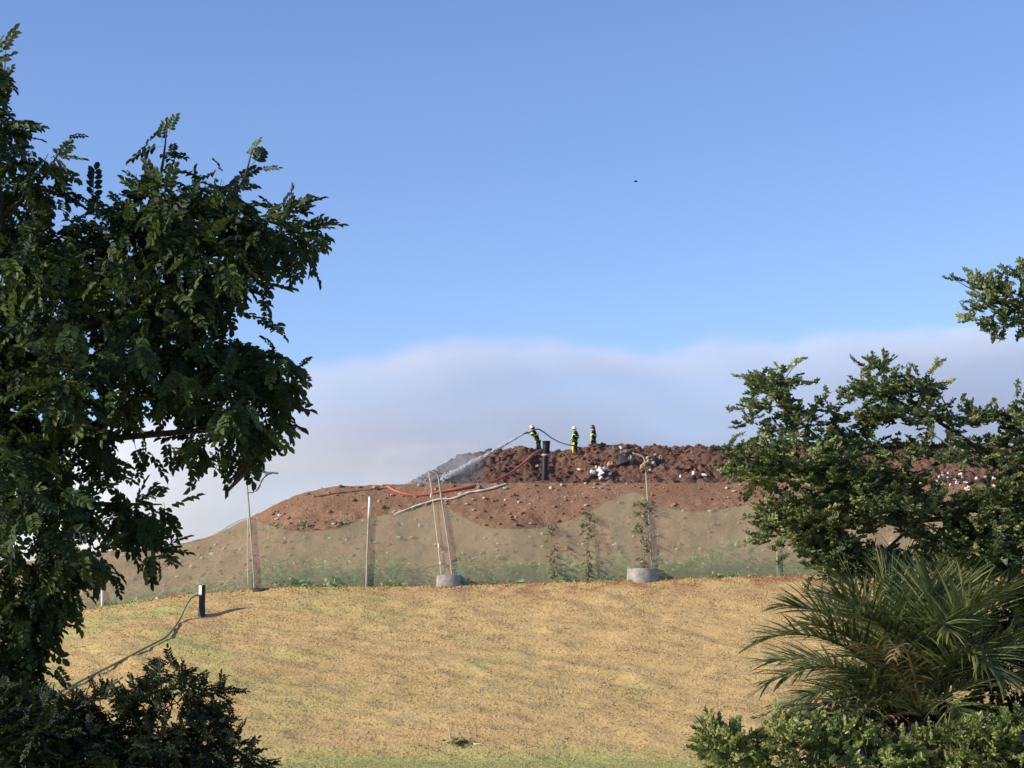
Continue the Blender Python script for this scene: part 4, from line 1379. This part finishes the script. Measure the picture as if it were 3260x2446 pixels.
G = 'white rubbish on the heap'
for i, (u, v, w, h, lab) in enumerate((
        (1888, 1506, 22, 22, 'round white bag at the left of the white rubbish clump on the heap'),
        (1917, 1498, 36, 22, 'largest white sheet on top of the white rubbish clump'),
        (1913, 1514, 20, 24, 'crumpled white bag hanging below the large white sheet'),
        (1897, 1490, 9, 12, 'small white scrap sticking up at the left of the clump'),
        (1943, 1511, 13, 12, 'small white scrap at the right of the white rubbish clump'),
        (1843, 1497, 14, 9, 'lone white scrap left of the white rubbish clump'),
        (1914, 1526, 18, 12, 'cream scrap at the bottom of the white rubbish clump'))):
    crumple('white_bag' if w > 15 else 'white_scrap', lab, 'rubbish', u, v, w, h, M['rubbish_white'], 500 + i, G, 108)
for i, (u, v, w, h, m, lab) in enumerate((
        (1957, 1432, 24, 14, 'rubbish_grey', 'grey plastic film near the top of the heap'),
        (1975, 1429, 9, 12, 'rubbish_white', 'bright white scrap among grey film at the heap top'),
        (1987, 1443, 34, 22, 'rubbish_grey', 'crumpled grey film above the black bag'),
        (1986, 1478, 48, 66, 'rubbish_black', 'torn black bin bag hanging down the heap face'),
        (2006, 1476, 16, 50, 'rubbish_grey', 'grey strip hanging beside the torn black bin bag'),
        (2080, 1474, 50, 50, 'rubbish_black', 'black and grey bag bundle right of the bent post'),
        (2062, 1462, 20, 16, 'rubbish_white', 'white sheet folded over the bag bundle by the bent post'),
        (2102, 1462, 14, 30, 'rubbish_tan', 'tan strip leaning on the bag bundle'),
        (2086, 1450, 16, 9, 'rubbish_tan', 'tan scrap above the bag bundle'),
        (1942, 1482, 26, 26, 'rubbish_tan', 'tan cardboard sheet left of the torn black bag'),
        (2144, 1436, 18, 14, 'rubbish_grey', 'grey film near the crest right of the bag bundle'),
        (1772, 1426, 26, 16, 'rubbish_tan', 'tan lump on the crest between vent pipe and middle firefighter'),
        (1708, 1488, 20, 10, 'rubbish_tan', 'tan scrap at the left of the heap vent pipe'),
        (1747, 1475, 14, 12, 'rubbish_tan', 'pale scrap touching the right side of the heap vent pipe'),
        (2166, 1520, 10, 12, 'rubbish_white', 'leftmost white scrap at the heap foot by the tiered tree'),
        (2206, 1512, 12, 20, 'rubbish_white', 'upright white scrap at the heap foot by the tiered tree'),
        (2192, 1520, 20, 9, 'rubbish_tan', 'flat tan scrap at the heap foot by the tiered tree'),
        (2240, 1517, 22, 9, 'rubbish_white', 'flat white scrap at the heap foot, rightmost before the tree'),
        (2068, 1500, 8, 10, 'rubbish_white', 'small white scrap below the bag bundle'))):
    crumple('plastic_film' if m == 'rubbish_grey' else ('bin_bag' if m == 'rubbish_black' else 'litter_scrap'), lab, 'rubbish', u, v, w, h, M[m], 540 + i, 'rubbish in the heap', 108)
r_ = random.Random(12)
for i in range(34):
    u = r_.uniform(2925, 3190); v = r_.uniform(1500, 1560)
    mk = r_.choice(['rubbish_white', 'rubbish_white', 'rubbish_tan', 'rubbish_grey'])
    side = 'left' if u < 3020 else ('right' if u > 3110 else 'middle')
    crumple('litter_scrap', '%s scrap in the %s part of the rubbish spill glimpsed through the tiered tree' % (mk[8:], side), 'rubbish', u, v, r_.uniform(8, 20), r_.uniform(6, 14), M[mk], 600 + i, 'rubbish spill behind the tree', 97)
for i in range(34):
    u = r_.uniform(1000, 2350); v = r_.uniform(1700, 1850)
    if i % 3: v = r_.uniform(1790, 1850)
    mk = r_.choice(['rubbish_white', 'rubbish_tan'])
    where = ('left of the white-sleeved post' if u < 1170 else 'just left of the smaller concrete weight' if u < 1400 else 'between the two concrete weights' if u < 2040 else 'right of the wide concrete weight')
    crumple('litter_scrap', 'small %s litter %s on the netted soil %s' % (mk[8:], 'low' if v > 1785 else 'high', where), 'rubbish', u, v, r_.uniform(7, 15), r_.uniform(5, 9), M[mk], 700 + i, 'litter behind the net', 97.0)
for i, (u, v, w, h, lab) in enumerate(((755, 1751, 66, 9, 'long pale strip lying behind the net left of the torn-armed post'), (700, 1858, 12, 10, 'left one of two white scraps right of the grass vent pipe'), (711, 1857, 10, 9, 'right one of two white scraps right of the grass vent pipe'),
                                       (725, 1853, 10, 13, 'curled cream scrap right of the two white scraps'), (505, 1910, 22, 9, 'white scrap at the crest left of the grass vent pipe'), (890, 1643, 20, 10, 'pale scrap on the red soil right of the torn-armed post'),
                                       (832, 1688, 34, 12, 'pale scraps at the net edge beside the torn-armed post'), (1152, 1660, 20, 8, 'pale scrap on the soil just left of the white sleeve'), (1960, 1738, 22, 16, 'cream scrap caught in the net near the middle vine'),
                                       (2375, 1715, 20, 14, 'cream scrap on the soil near the tiered tree'), (2245, 1840, 26, 16, 'white rubbish at the crest between the wide weight and the tree'), (1218, 1862, 24, 12, 'pale lump at the crest right of the white-sleeved post'),
                                       (1985, 1836, 22, 14, 'pale stone-like lump left of the wide concrete weight'))):
    crumple('litter_scrap', lab, 'rubbish', u, v, w, h, M['rubbish_white'] if i % 3 else M['rubbish_tan'], 760 + i, 'litter along the crest', 95.2)

# ------------------------------------------------------------------ people
def skin_mesh(name, verts, edges, radii, mat, parent, sub=1, root=0):
    me = bpy.data.meshes.new(name)
    me.from_pydata([tuple(v) for v in verts], edges, [])
    o = link(name, me, parent)
    md_ = o.modifiers.new('skin', 'SKIN')
    md_.use_smooth_shade = True
    if not me.skin_vertices:
        pass
    for i, sv in enumerate(me.skin_vertices[0].data):
        rr = radii[i]
        sv.radius = rr if hasattr(rr, '__len__') else (rr, rr)
        sv.use_root = (i == root)
    s = o.modifiers.new('sub', 'SUBSURF'); s.levels = sub; s.render_levels = sub
    me.materials.append(mat)
    return o


def ring(name, a, b, rx, w, mat, parent):
    """A reflective band round the limb that runs from a to b, centred between them."""
    a = Vector(a); b = Vector(b); d = (b - a).normalized(); m = (a + b) / 2
    return tube(name, [m - d * w / 2, m - d * w / 4, m + d * w / 4, m + d * w / 2], [rx * .97, rx, rx, rx * .97], mat, parent, 14)


def person(label, feet, J, helmet, legs_mat, face):
    """J: joint positions relative to the feet point. face: unit vector the head looks along."""
    root = empty('person', feet)
    tag(root, label, 'person')
    g = {k: Vector(v) for k, v in J.items()}
    vs = []; es = []; rs = []; ix = {}
    def add(k, r, par=None):
        ix[k] = len(vs); vs.append(g[k]); rs.append(r)
        if par: es.append((ix[par], ix[k]))
    add('pelvis', (0.13, 0.10)); add('chest', (0.15, 0.11), 'pelvis'); add('neckb', (0.08, .07), 'chest'); add('neck', 0.055, 'neckb'); add('head', 0.085, 'neck'); add('crown', 0.08, 'head')
    for s in 'lr':
        add('sh' + s, 0.055, 'neckb'); add('el' + s, 0.042, 'sh' + s); add('wr' + s, 0.03, 'el' + s)
        add('hip' + s, 0.085, 'pelvis'); add('kn' + s, 0.055, 'hip' + s); add('an' + s, 0.04, 'kn' + s)
        # palm and five fingers
        d = (g['wr' + s] - g['el' + s]).normalized()
        sd = d.cross(Vector((0, 1, 0.2))).normalized(); nn = sd.cross(d)
        g['palm' + s] = g['wr' + s] + d * 0.07; add('palm' + s, 0.028, 'wr' + s)
        for q in range(4):
            a = g['palm' + s] + sd * (q - 1.5) * 0.02 + d * 0.035
            g['f%d' % q + s] = a; add('f%d' % q + s, 0.010, 'palm' + s)
            L = (0.030, 0.036, 0.034, 0.026)[q]
            g['g%d' % q + s] = a + d * L * .8 + nn * L * .6; add('g%d' % q + s, 0.009, 'f%d' % q + s)
            g['h%d' % q + s] = g['g%d' % q + s] + nn * L * .8 - d * L * .2; add('h%d' % q + s, 0.008, 'g%d' % q + s)
        g['t0' + s] = g['wr' + s] + d * .03 + sd * .035; add('t0' + s, .012, 'wr' + s)
        g['t1' + s] = g['t0' + s] + d * .03 + nn * .02 + sd * .01; add('t1' + s, .010, 't0' + s)
    # nose, jaw, ears
    F = Vector(face).normalized(); S = F.cross(Vector((0, 0, 1))).normalized()
    skin_mesh('body', vs, es, rs, M['skin'], root, 1)
    H = g['head']; up = (g['crown'] - g['neck']).normalized()
    lp = [([H + F * .075 + up * .015, H + F * .112 - up * .012, H + F * .09 - up * .028], [.010, .016, .010])]
    for s in (-1, 1): lp.append(([H + S * s * .083 + up * .01, H + S * s * .093 - up * .005, H + S * s * .083 - up * .03], [.012, .02, .01]))
    multi_tube('face', lp, M['skin'], root, 6)
    multi_tube('eye', [([H + F * .083 + S * s * .032 + up * .02 - S * .008, H + F * .085 + S * s * .032 + up * .02 + S * .008], [.009, .009]) for s in (-1, 1)], M['rubber'], root, 6)
    multi_tube('mouth', [([H + F * .082 - up * .052 - S * .022, H + F * .088 - up * .052, H + F * .082 - up * .052 + S * .022], [.005, .008, .005])], M['hose_red'], root, 5)
    # jacket
    jv = [g['pelvis'] - (g['chest'] - g['pelvis']).normalized() * .12, g['pelvis'], g['chest'], g['neckb'], g['neck'] - up * .02]
    je = [(0, 1), (1, 2), (2, 3), (3, 4)]; jr = [(.17, .14), (.17, .14), (.20, .155), (.11, .10), .075]
    for s in 'lr':
        k = len(jv); jv += [g['sh' + s], g['el' + s], g['wr' + s]]; jr += [.085, .068, .052]; je += [(3, k), (k, k + 1), (k + 1, k + 2)]
    skin_mesh('jacket', jv, je, jr, M['jacket'], root, 2, 1)
    # trousers
    tv = [g['pelvis']]; te = []; tr = [(.15, .13)]
    for s in 'lr':
        k = len(tv); tv += [g['hip' + s], g['kn' + s], g['an' + s] + Vector((0, 0, .04))]; tr += [.11, .085, .07]; te += [(0, k), (k, k + 1), (k + 1, k + 2)]
    skin_mesh('trousers', tv, te, tr, legs_mat, root, 2, 0)
    for s in 'lr':
        a = g['an' + s]
        toe = a + Vector((F.x, F.y, 0)).normalized() * .17
        skin_mesh('boot', [a + Vector((0, 0, .16)), a + Vector((0, 0, -.02)), toe + Vector((0, 0, -.04))], [(0, 1), (1, 2)], [.07, .065, .05], M['boot'], root, 1, 0)
        wr = g['wr' + s]
        d = (wr - g['el' + s]).normalized()
        tube('cuff', [wr - d * .05, wr + d * .03], [.056, .054], M['glove'], root, 10)
        ring('reflective_band', g['el' + s].lerp(wr, .25), g['el' + s].lerp(wr, .85), .066, .06, M['hivis'], root)
        ring('reflective_band', g['sh' + s].lerp(g['el' + s], .3), g['sh' + s].lerp(g['el' + s], .8), .084, .06, M['hivis'], root)
    ring('reflective_band', g['pelvis'] - (g['chest'] - g['pelvis']) * .1, g['pelvis'] + (g['chest'] - g['pelvis']) * .05, .182, .07, M['hivis'], root)
    ring('reflective_band', g['pelvis'].lerp(g['chest'], .7), g['chest'], .205, .06, M['hivis'], root)
    # braces of tape down the lit side of the chest
    sd = Vector((F.x, F.y, 0)).normalized()
    for s in (-1, 1):
        o_ = S * s * .085
        tube('reflective_strip', [g['pelvis'] + sd * .165 + o_, g['chest'] + sd * .19 + o_, g['neckb'] + sd * .10 + o_], [.024, .024, .02], M['hivis'], root, 6)
    # helmet: shell, brim, neck flap
    hq = (g['crown'] - g['neck']).normalized()
    he = empty('helmet_tmp')
    bpy.data.objects.remove(he)
    prof = [(0.002, .155), (.05, .15), (.095, .125), (.125, .08), (.138, .02), (.142, -.02), (.168, -.035), (.170, -.045), (.138, -.035), (.13, .0)]
    hl = lathe('helmet', prof, helmet, root, 18)
    hl.matrix_local = Matrix.Translation(g['head'] + hq * .03) @ hq.to_track_quat('Z', 'Y').to_matrix().to_4x4()
    rd = tube('crest_ridge', [Vector((math.sin(a) * .14, 0, math.cos(a) * .152)) for a in [x * .3 - 1.2 for x in range(9)]], .014, helmet, hl, 6)
    rd.rotation_euler = (0, 0, math.atan2(F.y, F.x))
    nf = tube('neck_flap', [g['head'] - F * .075 - up * .0, g['neck'] - F * .05 - up * .06], [.085, .075], helmet if helmet != M['helmet_y'] else M['jacket'], root, 10)
    return root, g


def foot_at(u, Y, extra=0.0):
    X = P(u, 1430, Y).x
    return Vector((X, Y, ground_z(X, Y) + extra))


# bent firefighter with the branch pipe
F1 = Vector(P(1718, 1444, 114.2))
s = 114.2 / FPX


def rel(u, v, dy, base, Y):
    q = P(u, v, Y + dy) - base
    return (q.x, q.y, q.z)


Y1 = 114.2
pz1 = P(1720, 1450, Y1)
pz1.z = min(pz1.z, pz1.z)
J1 = dict(pelvis=rel(1713, 1404, 0, pz1, Y1), chest=rel(1705, 1383, 0, pz1, Y1), neckb=rel(1699, 1371, 0, pz1, Y1), neck=rel(1696, 1367, 0, pz1, Y1), head=rel(1694, 1362, 0, pz1, Y1), crown=rel(1692, 1357, 0, pz1, Y1),
          shl=rel(1698, 1373, .17, pz1, Y1), shr=rel(1698, 1373, -.17, pz1, Y1), ell=rel(1692, 1386, .2, pz1, Y1), elr=rel(1695, 1387, -.22, pz1, Y1), wrl=rel(1680, 1378, .06, pz1, Y1), wrr=rel(1686, 1381, -.06, pz1, Y1),
          hipl=rel(1714, 1407, .1, pz1, Y1), hipr=rel(1714, 1407, -.1, pz1, Y1), knl=rel(1711, 1426, .13, pz1, Y1), knr=rel(1719, 1426, -.12, pz1, Y1), anl=rel(1716, 1446, .14, pz1, Y1), anr=rel(1724, 1447, -.12, pz1, Y1))
person('firefighter in yellow helmet bending forward, aiming the water jet', pz1, J1, M['helmet_y'], M['jacket'], (-.9, -.1, -.35))

Y2 = 113.6
pz2 = P(1828, 1446, Y2)
J2 = dict(pelvis=rel(1831, 1406, 0, pz2, Y2), chest=rel(1833, 1387, 0, pz2, Y2), neckb=rel(1832, 1376, 0, pz2, Y2), neck=rel(1829, 1372, 0, pz2, Y2), head=rel(1828, 1366, 0, pz2, Y2), crown=rel(1827, 1360, 0, pz2, Y2),
          shl=rel(1835, 1377, .16, pz2, Y2), shr=rel(1831, 1378, -.17, pz2, Y2), ell=rel(1842, 1392, .16, pz2, Y2), elr=rel(1826, 1391, -.24, pz2, Y2), wrl=rel(1834, 1401, .04, pz2, Y2), wrr=rel(1818, 1400, -.16, pz2, Y2),
          hipl=rel(1832, 1409, .1, pz2, Y2), hipr=rel(1829, 1409, -.1, pz2, Y2), knl=rel(1834, 1428, .14, pz2, Y2), knr=rel(1825, 1427, -.14, pz2, Y2), anl=rel(1836, 1446, .14, pz2, Y2), anr=rel(1826, 1446, -.14, pz2, Y2))
pr2, g2 = person('firefighter in white helmet standing in the middle, one leg banded yellow', pz2, J2, M['helmet_w'], M['jacket'], (-.95, -.25, -.05))
yl = tube('yellow_leg_panel', [g2['hipr'] + Vector((-.03, -.06, -.02)), g2['knr'] + Vector((-.02, -.05, 0)), g2['anr'] + Vector((-.01, -.05, .03))], [.075, .065, .06], M['yellow'], pr2, 10)

Y3 = 115.4
pz3 = P(1890, 1447, Y3)
J3 = dict(pelvis=rel(1890, 1405, 0, pz3, Y3), chest=rel(1891, 1384, 0, pz3, Y3), neckb=rel(1890, 1373, 0, pz3, Y3), neck=rel(1889, 1368, 0, pz3, Y3), head=rel(1887, 1362, 0, pz3, Y3), crown=rel(1887, 1356, 0, pz3, Y3),
          shl=rel(1893, 1374, .17, pz3, Y3), shr=rel(1888, 1375, -.17, pz3, Y3), ell=rel(1896, 1390, .2, pz3, Y3), elr=rel(1887, 1391, -.24, pz3, Y3), wrl=rel(1892, 1403, .14, pz3, Y3), wrr=rel(1882, 1403, -.18, pz3, Y3),
          hipl=rel(1891, 1408, .1, pz3, Y3), hipr=rel(1889, 1408, -.1, pz3, Y3), knl=rel(1892, 1427, .11, pz3, Y3), knr=rel(1889, 1427, -.11, pz3, Y3), anl=rel(1892, 1446, .12, pz3, Y3), anr=rel(1889, 1446, -.12, pz3, Y3))
person('firefighter in dark red helmet standing at the right, hidden below the waist', pz3, J3, M['helmet_r'], M['jacket'], (-.95, -.25, -.05))

# attack hose from the nozzle over the shoulder to the second man
ah = [P(u, v, y) for u, v, y in ((1672, 1379, 114.1), (1684, 1377, 114.1), (1697, 1371, 113.98), (1708, 1367, 113.98), (1718, 1368, 114.1), (1735, 1379, 114.1), (1755, 1394, 113.95), (1775, 1405, 113.8), (1795, 1413, 113.6), (1812, 1417, 113.4), (1826, 1419, 113.35), (1845, 1427, 113.6), (1856, 1440, 113.8))]
hs = tube('attack_hose', catmull(ah, 8), 0.042, M['hose_dark'], None, 8)
tag(hs, 'dark hose sagging from the bent firefighter to the middle firefighter', 'hose')
d_ = (P(1667, 1382, 114.1) - P(1684, 1376, 114.1)).normalized()
n0 = P(1678, 1378, 114.1)
tube('nozzle', [n0, n0 + d_ * .06, n0 + d_ * .1, n0 + d_ * .2, n0 + d_ * .26], [.05, .055, .045, .04, .05], M['rubber'], hs, 10)


# ------------------------------------------------------------------ water jet: droplets and streaks of spray
def water():
    r = np.random.default_rng(4)
    a = np.array(P(1666, 1382.5, 114.1)); b = np.array(P(1405, 1528, 110.2))
    N = 3000
    VV = []; FF = []; k = 0
    ax = b - a; L = np.linalg.norm(ax); ax /= L
    s1 = np.cross(ax, (0, 0, 1.0)); s1 /= np.linalg.norm(s1); s2 = np.cross(s1, ax)
    for i in range(N):
        t = r.random() ** 1.15
        sp = 0.035 + 0.17 * t ** 1.2
        o1, o2 = r.normal(0, sp * .5, 2)
        c = a + ax * L * t + s1 * o1 + s2 * o2 - np.array([0, 0, 0.05 * math.sin(math.pi * t)]) + np.array([0, 0, .12 * t * (1 - t)])
        ln = r.uniform(.05, .24); w = r.uniform(.008, .018) * (1 + .4 * t)
        dr = ax + r.normal(0, .03, 3)
        p0 = c - dr * ln / 2; p1 = c + dr * ln / 2
        VV.append(np.array([p0, c + s1 * w, c + s2 * w, c - s1 * w, c - s2 * w, p1]))
        FF.append(np.array([(0, 1, 2), (0, 2, 3), (0, 3, 4), (0, 4, 1), (5, 2, 1), (5, 3, 2), (5, 4, 3), (5, 1, 4)]) + k); k += 6
    t = NT('water_spray')
    t.set((0.95, 0.96, 0.98), 0.4, 0.5)
    tr = t.add('ShaderNodeBsdfTranslucent'); tr.inputs[0].default_value = (.9, .92, .95, 1)
    mx = t.add('ShaderNodeMixShader'); mx.inputs[0].default_value = 0.4
    t.lk(t.b.outputs[0], mx.inputs[1]); t.lk(tr.outputs[0], mx.inputs[2]); t.lk(mx.outputs[0], t.out.inputs['Surface'])
    o = mesh_np('water_jet', np.concatenate(VV), [np.concatenate(FF)], t.m, None, False)
    tag(o, 'white jet of water sprayed from the nozzle down to the smoking ash', 'water', kind='stuff')


water()

# a bird far up
bp = P(2023, 579, 160)
bird = empty('bird', bp)
tag(bird, 'tiny dark bird alone high in the blue sky', 'bird')
bb = catmull([(-.16, 0, 0), (-.05, 0, .01), (.08, 0, .02), (.17, 0, .04), (.22, 0, .03)], 3)
tube('body', bb, [.01, .03, .045, .055, .06, .06, .055, .05, .045, .045, .03, .02, .008], M['bird'], bird, 8)
for s in (-1, 1):
    V = [(-.05, 0, .03), (.07, 0, .03), (.10, s * .18, .10), (-.04, s * .16, .09), (.02, s * .38, .06), (-.05, s * .34, .05), (-.05, 0, .015), (.07, 0, .015)]
    mesh_np('wing', V, [np.array([(0, 1, 2, 3), (3, 2, 4, 5), (1, 0, 6, 7)])], M['bird'], bird)


# ------------------------------------------------------------------ smoke
def smoke_box(name, lo, hi, build, label):
    x0, y0, z0 = lo; x1, y1, z1 = hi
    V = [(x0, y0, z0), (x1, y0, z0), (x1, y1, z0), (x0, y1, z0), (x0, y0, z1), (x1, y0, z1), (x1, y1, z1), (x0, y1, z1)]
    F = np.array([(0, 3, 2, 1), (4, 5, 6, 7), (0, 1, 5, 4), (1, 2, 6, 5), (2, 3, 7, 6), (3, 0, 4, 7)])
    t = NT(name)
    t.n.remove(t.b)
    vol = t.add('ShaderNodeVolumePrincipled')
    build(t, vol)
    t.lk(vol.outputs[0], t.out.inputs['Volume'])
    o = mesh_np(name, V, [F], t.m)
    tag(o, label, 'smoke', kind='stuff')
    return o


def bank(t, vol):
    x, y, z = t.sep()
    big_ = t.noise(0.055, 4, 0.55, stretch=(0.55, 0.12, 1.0))
    fine = t.noise(0.16, 5, 0.62, stretch=(0.5, 0.15, 1.3))
    top = t.math('MULTIPLY_ADD', x, 0.028, 28.9)
    top = t.math('SUBTRACT', top, t.math('MULTIPLY', t.math('POWER', t.math('MAXIMUM', t.math('MULTIPLY', t.math('ADD', x, 2.0), -1.0), 0.0), 2.0), 0.0065))
    top = t.math('ADD', top, t.math('MULTIPLY', t.math('SUBTRACT', big_, 0.5), 4.0))
    top = t.math('ADD', top, t.math('MULTIPLY', t.math('SUBTRACT', fine, 0.5), 5.5))
    h = t.math('SUBTRACT', top, z)
    edge = t.maprange(h, -0.25, 1.0)
    body = t.maprange(t.noise(0.09, 3, 0.5, stretch=(0.35, 0.3, 1.5)), 0.3, 0.7, 0.35, 1.5)
    # thickest low down on the left, where it pours off the fire
    low = t.math('MULTIPLY', t.maprange(z, 25.0, 10.0), t.maprange(x, 16.0, -24.0))
    edge = t.math('MULTIPLY', edge, t.maprange(x, -44.0, -33.0))
    d = t.math('MULTIPLY', t.math('MULTIPLY', edge, body), t.math('MULTIPLY_ADD', low, 0.16, 0.17))
    t.lk(d, vol.inputs['Density'])
    t.lk(t.mix(t.math('MINIMUM', t.math('MULTIPLY', low, 2.8), 1.0), (0.75, 0.795, 0.885), (0.999, 0.998, 0.996)), vol.inputs['Color'])
    vol.inputs['Anisotropy'].default_value = -0.15


smoke_box('smoke', (-75, 146, -2), (75, 156, 40), bank, 'long bank of pale grey smoke drifting behind the heap')


def wisp(t, vol):
    x, y, z = t.sep()
    n = t.maprange(t.noise(0.55, 5, 0.6, stretch=(0.8, 1, 1.2)), 0.42, 0.75)
    c = P(1420, 1500, 113)
    e = t.maprange(x, -1.2, -3.4)
    e2 = t.maprange(x, -9.5, -6.0)
    t.lk(t.math('MULTIPLY', t.math('MULTIPLY', t.math('MULTIPLY', n, e), e2), 0.32), vol.inputs['Density'])
    vol.inputs['Color'].default_value = (0.9, 0.9, 0.92, 1)


wz = P(1420, 1540, 109).z
smoke_box('smoke', (-10, 107.2, wz - 0.4), (-1, 112.5, wz + 2.6), wisp, 'thin veil of smoke and spray over the ashy left end of the heap')
